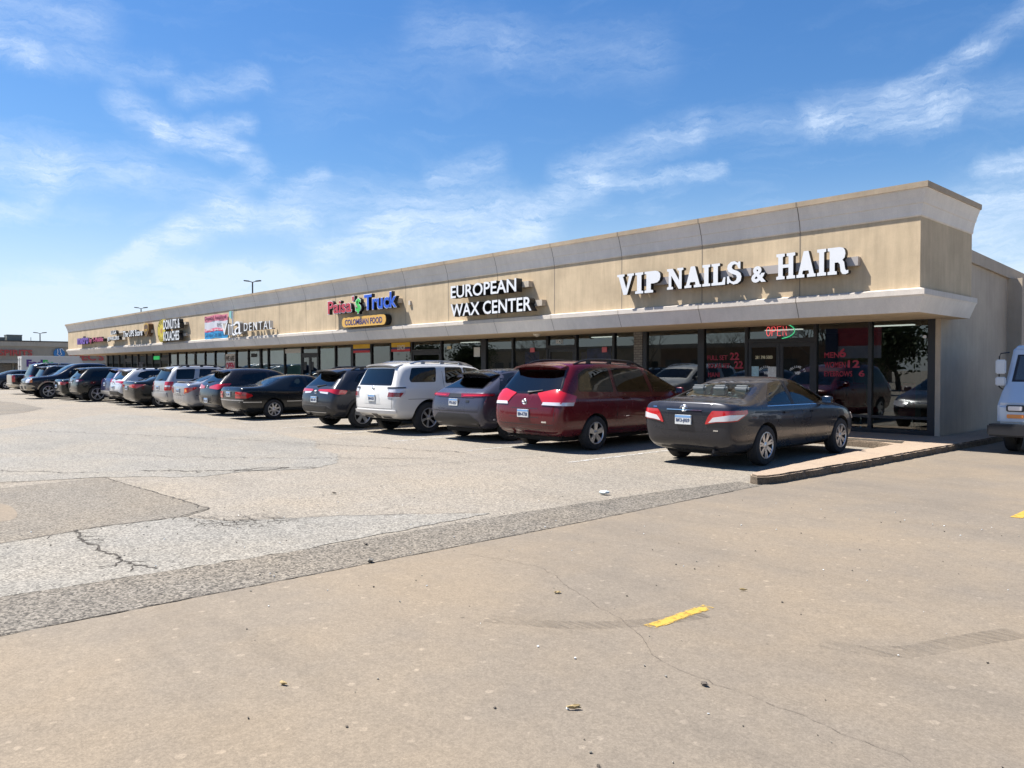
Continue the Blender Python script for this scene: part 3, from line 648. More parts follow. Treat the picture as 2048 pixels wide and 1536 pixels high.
poster(-16.35, -15.35, 1.5, 2.24, BLUEP, 'large blue poster in the window right of the waxing door', y=YW + .1)
poster(-15.62, -15.42, 2.12, 2.28, PINKR, 'small red tag on the large blue poster right of the waxing door', y=YW - .02)
poster(-16.6, -16.4, 1.5, 2.15, PURP, 'slim purple poster at the left of the large blue one', y=YW + .12)
poster(-21.8, -21.45, 2.05, 2.4, PALEW, 'small white paper in the pane right of the restaurant door')
poster(-23.4, -23.15, 2.36, 2.47, mat('cream_card', (.7, .6, .35), .5), 'cream card over the restaurant door')
poster(-23.2, -23.0, 1.55, 1.8, mat('green_card', (.1, .4, .15), .5), 'green and white sticker low beside the restaurant door')
wtext('1821', -17.6, 2.43, .28, .13, WT, 'white address number 1821 above the waxing shop door', .02)
e = empty('open_banner', 'white banner reading WE ARE OPEN behind a pane', 'banner', (-43.58, YW - .07, 1.3), 0)
s = MB(); s.box(-.66, .66, 0, .01, .2, 1.16); s.build('cloth', mat('banner_white', (.78, .76, .76), .7), e)
text('lettering', 'WE ARE', -.6, -.006, .76, 1.18, .3, .004, SIGNBLK, e, bold=.035)
text('lettering', 'OPEN', -.6, -.006, .26, 1.2, .42, .004, mat('banner_red', (.6, .03, .1), .6), e, bold=.05)
wtext('bar', -60.2, 1.75, 1.3, .55, mat('slate_vinyl', (.05, .05, .08), .5), 'dark letters reading bar on a far pane', .03)
poster(-60.05, -58.5, 1.3, 2.5, mat('slate_poster', (.16, .17, .22), .5, var=.3), 'slate blue window film carrying the word bar', y=YW + .12)
poster(-45.7, -44.5, 1.0, 2.3, mat('dark_blue_poster', (.05, .08, .14), .5, var=.5, vscale=4), 'dark blue striped film in the pane left of the we are open banner', y=YW + .12)
poster(-52.0, -51.2, 1.6, 2.1, PALEB, 'pale blue notice behind the donut shop pane', y=YW + .12)
poster(-50.3, -49.5, 1.6, 2.1, PALEB, 'pale blue notice behind the pane right of the other donut shop notice', y=YW + .12)
poster(-40.9, -40.2, 2.25, 2.45, DARK, 'small dark sticker near the top of a whitened pane')
poster(-34.95, -34.6, 1.55, 1.95, DARK, 'dark sticker right of the dark double doors')
poster(-34.2, -33.9, 1.55, 1.95, DARK, 'smaller dark sticker further right of the dark double doors')
poster(-36.85, -35.1, 2.4, 2.62, PALEW, 'white transom panel over the dark double doors')
poster(-56.8, -55.6, 2.25, 2.5, mat('green_glow', (.02, .3, .08), .5, emit=(.02, .6, .15), es=.25), 'green lit sign in a far shop pane')
# neon open sign
NR = mat('neon_red', (.9, .1, .1), .4, emit=(1, .12, .12), es=.55); NGR = mat('neon_green', (.1, .7, .35), .4, emit=(.05, .62, .25), es=.35)
e = empty('neon_open_sign', 'lit neon OPEN sign, red letters in a green oval, above the salon doors', 'neon sign', (-9.76, YW - .06, 2.56), 0)
s = MB(); s.tube([(.03 + .42 * math.cos(a), .005, -.0 + .19 * math.sin(a)) for a in [R(k) for k in range(-78, 86, 8)]], .011, 8); s.build('green_tube', NGR, e, smooth=60)
def npath(pts, x): return [(x + p[0] * .105, -.01, -.115 + p[1] * .23) for p in pts]
s = MB()
Oc = [(.5 + .48 * math.cos(R(a)), .5 + .5 * math.sin(R(a))) for a in range(0, 360, 20)]
s.tube(npath(Oc, -.30), .0065, 6, closed=True)
s.tube(npath([(0, 0), (0, 1), (.6, 1), (.9, .85), (.9, .6), (.6, .48), (0, .48)], -.15), .0065, 6)
s.tube(npath([(.9, 0), (0, 0), (0, 1), (.9, 1)], -.0), .0065, 6); s.tube(npath([(0, .5), (.8, .5)], -.0), .0065, 6)
s.tube(npath([(0, 0), (0, 1), (.9, 0), (.9, 1)], .15), .0065, 6); s.build('red_tube', NR, e, smooth=60)
s = MB(); s.box(-.02, .1, .0, .03, -.19, -.13); s.build('transformer', DARK, e)
# ------------------------------------------------------------------ shop signs
GLY = {
 'V': ([[(0, 1), (.42, 1), (.42, .9), (.33, .88), (.52, .3), (.68, .88), (.58, .9), (.58, 1), (.95, 1), (.95, .9), (.86, .88), (.56, 0), (.36, 0), (.09, .88), (0, .9)]], .95),
 'I': ([[(0, 1), (.44, 1), (.44, .89), (.34, .87), (.34, .13), (.44, .11), (.44, 0), (0, 0), (0, .11), (.1, .13), (.1, .87), (0, .89)]], .44),
 'L': ([[(0, 1), (.46, 1), (.46, .89), (.35, .87), (.35, .12), (.58, .13), (.66, .34), (.76, .34), (.74, 0), (0, 0), (0, .11), (.1, .13), (.1, .87), (0, .89)]], .76),
 'N': ([[(0, 1), (.34, 1), (.72, .42), (.72, .87), (.62, .89), (.62, 1), (.98, 1), (.98, .89), (.88, .87), (.88, 0), (.7, 0), (.26, .66), (.26, .13), (.36, .11), (.36, 0), (0, 0), (0, .11), (.1, .13), (.1, .87), (0, .89)]], .98),
 'A': ([[(.36, 1), (.6, 1), (.88, .12), (.96, .11), (.96, 0), (.54, 0), (.54, .11), (.64, .13), (.61, .26), (.33, .26), (.29, .13), (.4, .11), (.4, 0), (0, 0), (0, .11), (.09, .12)], [(.37, .38), (.57, .38), (.475, .74)]], .96),
 'H': ([[(0, 1), (.44, 1), (.44, .89), (.34, .87), (.34, .57), (.64, .57), (.64, .87), (.54, .89), (.54, 1), (.98, 1), (.98, .89), (.88, .87), (.88, .13), (.98, .11), (.98, 0), (.54, 0), (.54, .11), (.64, .13), (.64, .44), (.34, .44), (.34, .13), (.44, .11), (.44, 0), (0, 0), (0, .11), (.1, .13), (.1, .87), (0, .89)]], .98),
 'P': ([[(0, 1), (.56, 1), (.72, .96), (.82, .86), (.84, .71), (.8, .55), (.68, .45), (.5, .42), (.34, .42), (.34, .13), (.46, .11), (.46, 0), (0, 0), (0, .11), (.1, .13), (.1, .87), (0, .89)], [(.34, .88), (.46, .88), (.56, .84), (.6, .71), (.56, .58), (.46, .54), (.34, .54)]], .84),
 'R': ([[(0, 1), (.56, 1), (.74, .96), (.82, .86), (.84, .74), (.8, .6), (.7, .52), (.78, .44), (.83, .18), (.88, .12), (.98, .13), (.98, .02), (.84, -.02), (.7, 0), (.62, .1), (.58, .36), (.5, .44), (.34, .44), (.34, .13), (.44, .11), (.44, 0), (0, 0), (0, .11), (.1, .13), (.1, .87), (0, .89)], [(.34, .88), (.48, .88), (.57, .84), (.6, .72), (.56, .6), (.48, .56), (.34, .56)]], .98),
 'S': ([[(.72, .98), (.62, .98), (.59, .93), (.42, 1.02), (.22, 1.0), (.06, .88), (.02, .72), (.08, .58), (.24, .48), (.5, .38), (.54, .28), (.5, .16), (.38, .1), (.24, .13), (.15, .24), (.12, .36), (.02, .36), (.02, .02), (.11, .02), (.15, .08), (.36, -.03), (.58, .0), (.74, .12), (.78, .3), (.72, .46), (.58, .56), (.32, .66), (.27, .74), (.3, .84), (.42, .89), (.54, .84), (.62, .68), (.72, .66)]], .78),
}
def glyph(mb, ch, x, z, s, y0, y1, w=1., face=0, side=1, inset=0):
    """front face (slot face) and returns (slot side) of a slab letter"""
    loops, adv = GLY[ch]; pts = []; edges = []
    for lp in loops:
        i0 = len(pts); pts += [Vector((x + p[0] * s * w, z + p[1] * s)) for p in lp]; edges += [(i0 + k, i0 + (k + 1) % len(lp)) for k in range(len(lp))]
    V, E, F, *_ = delaunay_2d_cdt(pts, edges, [], 1 if len(loops) == 1 else 3, 1e-6)
    for f in F:
        c = sum((V[i] for i in f), Vector((0, 0))) / len(f)
        def inside(lp):
            r = False; n = len(lp)
            for k in range(n):
                (ax, ay), (bx, by) = [(x + q[0] * s * w, z + q[1] * s) for q in (lp[k], lp[k - 1])]
                if (ay > c.y) != (by > c.y) and c.x < (bx - ax) * (c.y - ay) / (by - ay) + ax: r = not r
            return r
        if len(loops) > 1 and inside(loops[1]): continue
        mb.cur = face; mb.quad(*[(V[i].x, y0, V[i].y) for i in f])
    mb.cur = side
    for lp in loops:
        n = len(lp)
        for k in range(n):
            a, b = lp[k], lp[(k + 1) % n]
            mb.quad((x + a[0] * s * w, y0, z + a[1] * s), (x + b[0] * s * w, y0, z + b[1] * s), (x + b[0] * s * w, y1, z + b[1] * s), (x + a[0] * s * w, y1, z + a[1] * s))
    return adv * s * w
GREYR = mat('raceway_grey', (.36, .33, .31), .5); RACE = stucco('raceway_tan', (.48, .42, .34), .05)
def sign_root(name, label, x, z): return empty(name, label, 'sign', (x, YF, z))
def lword(root, word, xa, xb, z, s, yf=-.25, yb=-.13):
    tot = sum(GLY[c][1] for c in word) + .07 * (len(word) - 1); w = (xb - xa) / (tot * s); x = xa
    for ch in word:
        mb = MB(); adv = glyph(mb, ch, x - root.location.x, z - root.location.z, s, yf, yb, w); o = mb.build('letter', [WHITE, SIGNBLK], root, fix=False)
        x += adv + .07 * s * w
rt = sign_root('shop_sign', 'white slab letters reading VIP NAILS & HAIR over the right end shop', -9.8, 3.75)
lword(rt, 'VIP', -12.78, -11.42, 3.50, .53); lword(rt, 'NAILS', -11.22, -9.2, 3.53, .5); lword(rt, 'HAIR', -8.36, -6.8, 3.53, .55)
text('letter', '&', -8.95 + 9.8, -.2, 3.51 - 3.75, .35, .36, .12, WHITE, rt, side=SIGNBLK, bold=.035)
for a, b in ((-12.0, -9.03), (-8.95, -6.66)):
    s = MB(); s.box(a + 9.8, b + 9.8, -.128, -.004, -.06, .12); s.build('raceway', GREYR, rt)
rt = sign_root('shop_sign', 'white letters with deep black sides reading EUROPEAN WAX CENTER', -17.6, 3.75)
def fword(root, word, xa, xb, z, h, yf, dep, face, side, bold=.02, sp=1., shear=0.):
    return text('lettering', word, xa - root.location.x, -(yf), z - root.location.z, xb - xa, h, dep, face, root, side=side, bold=bold, spacing=sp, shear=shear)
fword(rt, 'EUROPEAN', -19.5, -16.42, 3.86, .40, .30, .24, WHITE, SIGNBLK, .016)
fword(rt, 'WAX CENTER', -19.5, -15.78, 3.27, .41, .30, .24, WHITE, SIGNBLK, .016)
for a, b, z in ((-19.2, -16.15, 4.0), (-19.2, -15.6, 3.42)):
    s = MB(); s.box(a + 17.6, b + 17.6, -.178, -.004, z - 3.75, z - 3.75 + .17); s.build('raceway', RACE, rt)
# restaurant sign
PR = mat('sign_red', (.42, .03, .05), .4); PB = mat('sign_blue', (.02, .09, .5), .4); PG = mat('sign_green', (.05, .5, .08), .4); PYW = mat('sign_yellow', (.62, .36, .08), .45); PNV = mat('sign_navy', (.03, .03, .15), .5)
rt = sign_root('shop_sign', "red, green and blue letters reading Paisa's Truck", -25, 4.0)
def layered(word, xa, xb, z, h, m, b=.02):
    fword(rt, word, xa - .03, xb + .03, z - .025, h + .05, .25, .14, WHITE, SIGNBLK, b + .012, 1.0)
    fword(rt, word, xa, xb, z, h, .324, .006, m, m, b, 1.0)
layered('Paisa', -27.5, -25.72, 3.78, .50, PR); layered("'", -25.66, -25.54, 4.18, .18, PR)
layered('$', -25.42, -25.06, 3.7, .56, PG, .012); layered('Truck', -24.82, -22.7, 3.79, .56, PB)
s = MB(); s.box(-2.4, 2.2, -.17, -.004, -.05, .12); s.build('raceway', RACE, rt)
rt = sign_root('shop_sign', 'yellow rounded pill sign reading COLOMBIAN FOOD', -25.0, 3.4)
out = [(-1.34 + .19 * math.cos(R(a)), .19 * math.sin(R(a))) for a in range(90, 271, 15)] + [(1.34 + .19 * math.cos(R(a)), .19 * math.sin(R(a))) for a in range(-90, 91, 15)]
s = MB(); s.prism(out, -.26, -.05); s.build('panel', PYW, rt)
s = MB(); s.prism([(x * 1.012, z * 1.05) for x, z in out], -.24, -.02); s.build('can', SIGNBLK, rt)
text('lettering', 'COLOMBIAN FOOD', -1.3, -.264, -.115, 2.6, .22, .004, PNV, rt, bold=.018)
# dental sign
rt = sign_root('shop_sign', 'white letters reading vita DENTAL with a tall slim t', -35.5, 3.6)
LG = mat('sign_side_grey', (.2, .19, .18), .5)
fword(rt, 'v', -38.1, -37.4, 3.3, .56, .2, .2, WHITE, LG, -.008); 
s = MB(); s.cur = 0; s.box(-1.78 , -1.71, -.3, -.1, -.34, .2)
s.build('lettering', WHITE, rt)
s = MB(); s.tube([(-1.45, -.2, .84), (-1.45, -.2, -.22), (-1.38, -.2, -.34), (-1.22, -.2, -.36), (-1.1, -.2, -.32)], .045, 8); s.tube([(-1.65, -.2, .12), (-1.15, -.2, .15)], .035, 8); s.build('lettering', WHITE, rt, smooth=50)
s = MB(); s.prism([(-1.75, .84), (-1.5, .84), (-1.5, .45), (-1.6, .5), (-1.75, .55)], -.26, -.2); s.build('toothbrush_mark', mat('teal_mark', (.2, .45, .42), .5), rt)
fword(rt, 'a', -36.55, -35.75, 3.26, .64, .2, .2, WHITE, LG, -.004)
fword(rt, 'DENTAL', -35.5, -32.55, 3.4, .38, .2, .16, WHITE, LG, 0.0, 1.35)
# banner for dental implants
e = empty('dental_banner', 'pink white and blue vinyl banner advertising a Dental Implant offer', 'banner', (-39.45, YF - .02, 3.78))
for nm, m, a, b in (('pink_panel', mat('banner_pink', (.55, .16, .22), .55, var=.1), .28, .6), ('white_panel', mat('banner_white2', (.5, .5, .54), .55), -.08, .279), ('red_panel', mat('banner_redband', (.6, .05, .12), .55), -.24, -.081), ('blue_panel', mat('banner_blue', (.02, .25, .5), .55), -.6, -.241)):
    s = MB()
    for k in range(12):
        xa, xb = -1.5 + k * .25, -1.25 + k * .25; wz = lambda x: .03 * math.cos(x * 3.1)
        s.quad((xa, -.02 - .012 * math.sin(xa * 6), a + wz(xa)), (xb, -.02 - .012 * math.sin(xb * 6), a + wz(xb)), (xb, -.02 - .012 * math.sin(xb * 6), b + wz(xb)), (xa, -.02 - .012 * math.sin(xa * 6), b + wz(xa)))
    s.build(nm, m, e, fix=False)
text('lettering', 'Dental Implant', -1.42, -.045, .32, 2.8, .24, .003, mat('banner_ink', (.12, .02, .06), .6), e, bold=.02)
text('lettering', '$99 mo', .2, -.045, .0, 1.2, .17, .003, mat('banner_grey', (.12, .12, .14), .6), e)
text('lettering', 'LIMITED TIME OFFER', -1.4, -.045, -.2, 2.8, .09, .003, WHITE, e, bold=.02)
text('lettering', 'Call Now! 281.888.7653', -1.42, -.045, -.52, 2.8, .2, .003, mat('banner_ink2', (.0, .05, .14), .6), e)
# donut sign
rt = sign_root('shop_sign', 'round yellow donut emblem with white letters reading DONUTS & KOLACHES', -45, 3.8)
s = MB(); s.lathe([(.0, 0), (.66, 0), (.66, .16), (0, .16)], 40, 'y', (-1.78, -.3, .02)); s.build('donut_disc', mat('donut_yellow', (.55, .43, .03), .45), rt, smooth=40)
s = MB(); s.lathe([(.68, .02), (.69, .18)], 40, 'y', (-1.78, -.3, .02)); s.lathe([(.63, 0), (.66, 0)], 40, 'y', (-1.78, -.304, .02)); s.lathe([(.40, 0), (.42, 0)], 40, 'y', (-1.78, -.304, .02)); s.build('donut_rim', mat('donut_olive', (.16, .13, .02), .5), rt, fix=False)
s = MB(); s.lathe([(0, 0), (.15, 0)], 30, 'y', (-1.78, -.306, .02)); s.build('donut_hole', mat('donut_brown', (.4, .2, .06), .5), rt, fix=False)
for k, ch in enumerate('SMILEY'):
    a = R(150 - k * 24); me = text_mesh(ch, .11, .14, .004, bold=.03); me.materials.append(mat('donut_olive')); o = link('letter', me, rt); o.location = (-1.78 + .46 * math.cos(a), -.31, .02 + .46 * math.sin(a)); o.rotation_euler = (0, R(90) - a, 0)
for k, ch in enumerate('DONUTS'):
    a = R(210 + k * 24); me = text_mesh(ch, .11, .14, .004, bold=.03); me.materials.append(mat('donut_olive')); o = link('letter', me, rt); o.location = (-1.78 + .6 * math.cos(a) , -.31, .02 + .6 * math.sin(a)); o.rotation_euler = (0, -R(90) - a, 0)
fword(rt, 'DONUTS &', -46.1, -43.5, 3.86, .54, .3, .24, WHITE, SIGNBLK, .02); fword(rt, 'KOLACHES', -46.1, -43.6, 3.2, .54, .3, .24, WHITE, SIGNBLK, .02)
for z in (4.05, 3.42):
    s = MB(); s.box(-.9, 1.7, -.17, -.004, z - 3.8, z - 3.8 + .16); s.build('raceway', RACE, rt)
# parcel shop sign
rt = sign_root('shop_sign', 'white letters reading The UPS Store beside a brown and gold shield', -51.5, 3.9)
fword(rt, 'The UPS Store', -54.0, -50.15, 3.66, .4, .22, .18, WHITE, SIGNBLK, .022)
sh = [(-.42, .34), (0, .44), (.42, .34), (.42, -.05), (.25, -.3), (0, -.44), (-.25, -.3), (-.42, -.05)]
s = MB(); s.prism([(x + 2.02, z * .95 + .1) for x, z in sh], -.296, -.004); s.build('shield', mat('shield_brown', (.10, .045, .015), .5), rt)
s = MB(); s.prism([(x + 2.02, z * .95 + .1) for x, z in sh], -.30, -.297); s.build('shield_rim', mat('shield_gold', (.42, .25, .04), .45), rt)
s = MB(); s.prism([(x * .82 + 2.02, z * .8 + .07) for x, z in sh], -.305, -.301); s.build('shield_field', mat('shield_brown'), rt)
text('lettering', 'ups', 1.75, -.314, -.08, .5, .22, .004, mat('shield_gold'), rt, bold=.03)
s = MB(); s.box(-2.4, 2.5, -.125, -.004, -.1, .08); s.build('raceway', RACE, rt)
rt = sign_root('shop_sign', 'small white letters reading LUGA JEWELERS on the far fascia', -56.2, 3.8)
fword(rt, 'LUGA', -56.7, -55.45, 3.92, .27, .22, .18, WHITE, SIGNBLK, .02); fword(rt, 'JEWELERS', -57.5, -54.85, 3.47, .31, .22, .18, WHITE, SIGNBLK, .02)
for a, b, z in ((-.3, 1.5, .2), (-.8, 2.0, -.25)):
    s = MB(); s.box(a, b, -.125, -.004, z - .02, z + .14); s.build('raceway', RACE, rt)
rt = sign_root('shop_sign', 'purple and magenta letters reading metro by T-Mobile at the far end', -62, 3.7)
PUR = mat('sign_purple', (.12, .05, .3), .45); MAG = mat('sign_magenta', (.35, .03, .12), .45)
fword(rt, 'metro', -65.4, -62.3, 3.44, .6, .2, .16, PUR, SIGNBLK, .04); fword(rt, 'by T-Mobile', -62.1, -58.6, 3.44, .42, .2, .16, MAG, SIGNBLK, .04)
s = MB(); s.box(-3.3, 3.3, -.11, -.004, -.15, .05); s.build('raceway', SIGNBLK, rt)
# dome lamps under the fascia and small wall items
s = MB(); s.lathe([(0, -.1), (.09, -.06), (.13, 0)], 16, 'z', (-17.2, 17.0, 2.7)); o = s.build('soffit_light', mat('lamp_globe', (.7, .66, .55), .4), label='small round globe light under the fascia by the waxing shop door', category='light', smooth=60)
s = MB(); s.box(-22.35, -22.25, YF - .06, YF - .001, 3.85, 4.0); s.build('fascia_box', LEDGE, label='tiny pale box on the fascia between the restaurant and waxing signs', category='box')
# window frame sprinkler (round white gauge) by the salon corner
s = MB(); s.lathe([(0, 0), (.035, .005), (.04, .02)], 16, 'y', (-6.27, YW - .09, 2.31)); s.build('round_sensor', WHITE, label='small round white sensor on the right end frame of the salon', category='sensor')
# ------------------------------------------------------------------ vehicles
# local frame: x forward from the rear bumper, y left, z up
def loft(P):
    """closed body surface from stations; P['st'] rows: (xl, xu, width factor, underside z, shoulder z, top z, half width at the top edge, kind g/d)"""
    hw = P['W'] / 2; rings = []
    for (xl, xu, wm, zb, belt, top, wt, kd) in P['st']:
        w = hw * wm; mid = zb + (belt - zb) * .55
        low = [(0, zb), (.45 * w, zb), (.84 * w, zb + .01), (.955 * w, zb + .1), (w, mid), (.99 * w, belt - .055)]
        if kd == 'g': upr = [(.94 * w, belt + .015), (wt + .055, top - .11), (wt - .06, top - .02), (.5 * wt, top), (0, top + .008)]
        else: upr = [(.955 * w, belt + .0), (.9 * w, top - .025), (.74 * w, top - .004), (.4 * w, top + .004), (0, top + .008)]
        hs = low + upr; xs = [xl] * 6 + ([xl] if kd == 'g' else [xl]) + [xu] * 4
        xs[6] = xl + (xu - xl) * .12
        rings.append([(x, y, z) for x, (y, z) in zip(xs, hs)])
    def shift(ring, prof, bul, side):
        out = []
        for k, (x, y, z) in enumerate(ring):
            out.append((x + side * (prof[k]) , y, z))
        return out
    n = 11
    bm = bmesh.new(); VR = []
    # end caps: offset per row
    rear = P['rear']; front = P['front']; br, bf = P.get('bulge', (.07, .22))
    R0 = [[x + rear[k], y, z] for k, (x, y, z) in enumerate(rings[0])]; RN = [[x - front[k], y, z] for k, (x, y, z) in enumerate(rings[-1])]
    def corner(ring, b, s):
        for p in ring: p[0] += s * b * (abs(p[1]) / hw) ** 2.2
    corner(R0, br, 1); corner(RN, bf, -1)
    # sharpen ends with a support ring a little inside
    S0 = [[a[0] * .0 + min(a[0] + .07, a[0] + .07), a[1] * 1.0, a[2]] for a in R0]; SN = [[a[0] - .07, a[1], a[2]] for a in RN]
    def shr(ring, f=.97, dz=.01):
        return [[p[0], p[1] * f, p[2] + (dz if k < 3 else -dz if k > 8 else 0)] for k, p in enumerate(ring)]
    R0 = shr(R0); RN = shr(RN)
    allr = [R0, S0] + rings[1:-1] + [SN, RN]
    for ring in allr:
        full = [bm.verts.new(p) for p in ring] + [bm.verts.new((p[0], -p[1], p[2])) for p in ring[-2:0:-1]]
        VR.append(full)
    N = len(VR[0])
    for a, b in zip(VR, VR[1:]):
        for i in range(N): bm.faces.new((a[i], a[(i + 1) % N], b[(i + 1) % N], b[i]))
    for full, rg in ((VR[0], R0), (VR[-1], RN)):
        # cap grid: columns at +2,+1,0,-1,-2 ; rows b(2),3..8(t2)
        L = {0: full[0], 10: full[10]}
        g_ = []
        top = [full[8], full[9], full[10], full[11], full[12]]; bot = [full[2], full[1], full[0], full[N - 1], full[N - 2]]
        g_.append(bot)
        for r_ in range(3, 8):
            l, rr = full[r_], full[N - r_]; row = [l]
            s = 1 if full is VR[0] else -1; bb = br if s == 1 else bf
            for c in (.5, 0, -.5):
                f = abs(c); x = l.co.x - s * bb * ((abs(l.co.y) / hw) ** 2.2) * (1 - f ** 2.2)
                row.append(bm.verts.new((x, l.co.y * c * 1.06, l.co.z)))
            row.append(rr); g_.append(row)
        g_.append(top)
        for a, b in zip(g_, g_[1:]):
            for i in range(4): bm.faces.new((a[i], a[i + 1], b[i + 1], b[i]))
    bmesh.ops.recalc_face_normals(bm, faces=bm.faces)
    me = bpy.data.meshes.new('cage'); bm.to_mesh(me); bm.free(); return me
def eval_mods(me, mods):
    ob = bpy.data.objects.new('tmp', me); COL.objects.link(ob); helpers = []
    for (t, kw) in mods:
        md = ob.modifiers.new('m', t)
        for k, v in kw.items():
            if k == 'object_mesh': 
                h = bpy.data.objects.new('h', v); COL.objects.link(h); helpers.append(h); md.object = h
            else: setattr(md, k, v)
    dg = bpy.context.evaluated_depsgraph_get(); r = bpy.data.meshes.new_from_object(ob.evaluated_get(dg))
    bpy.data.objects.remove(ob)
    for h in helpers: bpy.data.objects.remove(h)
    return r
def pip(p, poly):
    r = False; n = len(poly); x, y = p
    for k in range(n):
        ax, ay = poly[k]; bx, by = poly[k - 1]
        if (ay > y) != (by > y) and x < (bx - ax) * (y - ay) / (by - ay) + ax: r = not r
    return r
def edist(p, poly):
    p = Vector(p); m = 9
    for k in range(len(poly)):
        a = Vector(poly[k]); b = Vector(poly[k - 1]); ab = b - a; t = max(0, min(1, (p - a).dot(ab) / max(ab.dot(ab), 1e-9))); m = min(m, (p - a - ab * t).length)
    return m
def rnd(poly, r=.04, n=4):
    """round polygon corners"""
    out = []; N = len(poly)
    for k in range(N):
        p = Vector(poly[k]); a = Vector(poly[k - 1]) - p; b = Vector(poly[(k + 1) % N]) - p
        rr = min(r, a.length * .45, b.length * .45); pa = p + a.normalized() * rr; pb = p + b.normalized() * rr
        for j in range(n + 1):
            t = j / n; out.append(tuple(pa * (1 - t) ** 2 + p * 2 * t * (1 - t) + pb * t * t))
    return out
class Caster:
    def __init__(s, me):
        s.bm = bmesh.new(); s.bm.from_mesh(me); s.t = BVHTree.FromBMesh(s.bm)
    def cast(s, o, d, maxd=6):
        h = s.t.ray_cast(o, d, maxd); return h
VIEW = {'R': (lambda u, v: Vector((u, -3, v)), Vector((0, 1, 0))), 'L': (lambda u, v: Vector((u, 3, v)), Vector((0, -1, 0))),
        'B': (lambda u, v: Vector((-2, u, v)), Vector((1, 0, 0))), 'F': (lambda u, v: Vector((9, u, v)), Vector((-1, 0, 0))), 'T': (lambda u, v: Vector((u, v, 4)), Vector((0, 0, -1)))}
def frame(view, hw=.9, L=4.8):
    if view in VIEW: return VIEW[view]
    if view == 'BR': C = Vector((0, -hw, 0)); D = Vector((1, 1, 0)).normalized(); U = Vector((1, -1, 0)).normalized()
    if view == 'BL': C = Vector((0, hw, 0)); D = Vector((1, -1, 0)).normalized(); U = Vector((1, 1, 0)).normalized()
    if view == 'FR': C = Vector((L, -hw, 0)); D = Vector((-1, 1, 0)).normalized(); U = Vector((-1, -1, 0)).normalized()
    if view == 'FL': C = Vector((L, hw, 0)); D = Vector((-1, -1, 0)).normalized(); U = Vector((-1, 1, 0)).normalized()
    if view in ('BR', 'BL', 'FR', 'FL'): return (lambda u, v: C - D * 2 + U * u + Vector((0, 0, v))), D
    if isinstance(view, tuple):  # ('S', origin x, z, angle): sloped glass seen from behind/front; u = y, v = along the slope
        _, x0, z0, a, s = view
        D = Vector((s * math.cos(a), 0, -math.sin(a))); V = Vector((s * math.sin(a), 0, math.cos(a))); O = Vector((x0, 0, z0))
        return (lambda u, v: O - D * 1.5 + Vector((0, u, 0)) + V * v), D
def patch(car, name, view, poly, m, off=.004, grid=.07, border=0, bmat=None, parent=None, depth=.012, round_=.0, tg=None):
    """a panel laid on the body surface: outline poly in the view plane, own thickness"""
    cs, hw, L = car['cs'], car['hw'], car['L']
    if round_: poly = rnd(poly, round_)
    O, D = frame(view, hw, L)
    pts = []
    n = len(poly)
    for k in range(n):
        a = Vector(poly[k]); b = Vector(poly[(k + 1) % n]); st = max(1, int((b - a).length / grid))
        for j in range(st): pts.append(a.lerp(b, j / st))
    edges = [(k, (k + 1) % len(pts)) for k in range(len(pts))]; nb = len(pts)
    xs = [p[0] for p in poly]; ys = [p[1] for p in poly]
    if border:
        c = sum(pts, Vector((0, 0))) / nb
        inn = []
        for k in range(nb):
            a, p, b = pts[k - 1], pts[k], pts[(k + 1) % nb]; t = (b - a).normalized(); nn = Vector((-t.y, t.x)); q_ = p + nn * border
            if not pip(q_, poly): q_ = p - nn * border
            if pip(q_, poly) and edist(q_, poly) > border * .9: inn.append(q_)
        pts += inn
    x = min(xs) + grid / 2
    while x < max(xs):
        y = min(ys) + grid / 2
        while y < max(ys):
            if pip((x, y), poly) and edist((x, y), poly) > max(grid * .35, border * 1.25 if border else 0): pts.append(Vector((x, y)))
            y += grid
        x += grid
    V, E, F, *_ = delaunay_2d_cdt(pts, edges, [], 1, 1e-6)
    hit = []
    for p in V:
        h = cs.cast(O(p.x, p.y), D)
        if h[0] is None: hit.append(None)
        else: hit.append((h[0] + h[1] * off, h[0] + h[1] * (off - depth)))
    mb = MB(); idx = {}
    for k, h in enumerate(hit):
        if h: idx[k] = len(mb.v); mb.v.append(tuple(h[0]))
    fin = []
    for f in F:
        if any(hit[i] is None for i in f): continue
        pa = [hit[i][0] for i in f]
        if max((pa[i] - pa[i - 1]).length for i in range(3)) > grid * 6 + .25: continue
        c = sum((V[i] for i in f), Vector((0, 0))) / 3
        mb.f.append(tuple(idx[i] for i in f)); mb.mi.append(1 if (border and edist(c, poly) < border * .97) else 0); fin.append(f)
    # skirt
    cnt = {}
    for f in fin:
        for k in range(3):
            e = (f[k], f[k - 1]); ke = tuple(sorted(e)); cnt[ke] = cnt.get(ke, 0) + 1
    low = {}
    for (a, b), c in cnt.items():
        if c == 1:
            for i in (a, b):
                if i not in low: low[i] = len(mb.v); mb.v.append(tuple(hit[i][1]))
            mb.f.append((idx[a], idx[b], low[b], low[a])); mb.mi.append(1 if border else 0)
    if not mb.f: return None
    o = mb.build(name, [m, bmat or FRIT] if border else m, parent or car['root'], fix=True, **(tg or {}))
    nv = len(idx)
    # outward normals: compare with cast direction
    me = o.data
    s = sum(1 if me.polygons[i].normal.dot(D) < 0 else -1 for i in range(len(fin)))
    if s < 0: me.flip_normals()
    me.polygons.foreach_set('use_smooth', [True] * len(me.polygons)); me.set_sharp_from_angle(angle=R(50))
    return o
def mirror_poly(p): return [(-x, y) for x, y in p]
WHEELS = {}
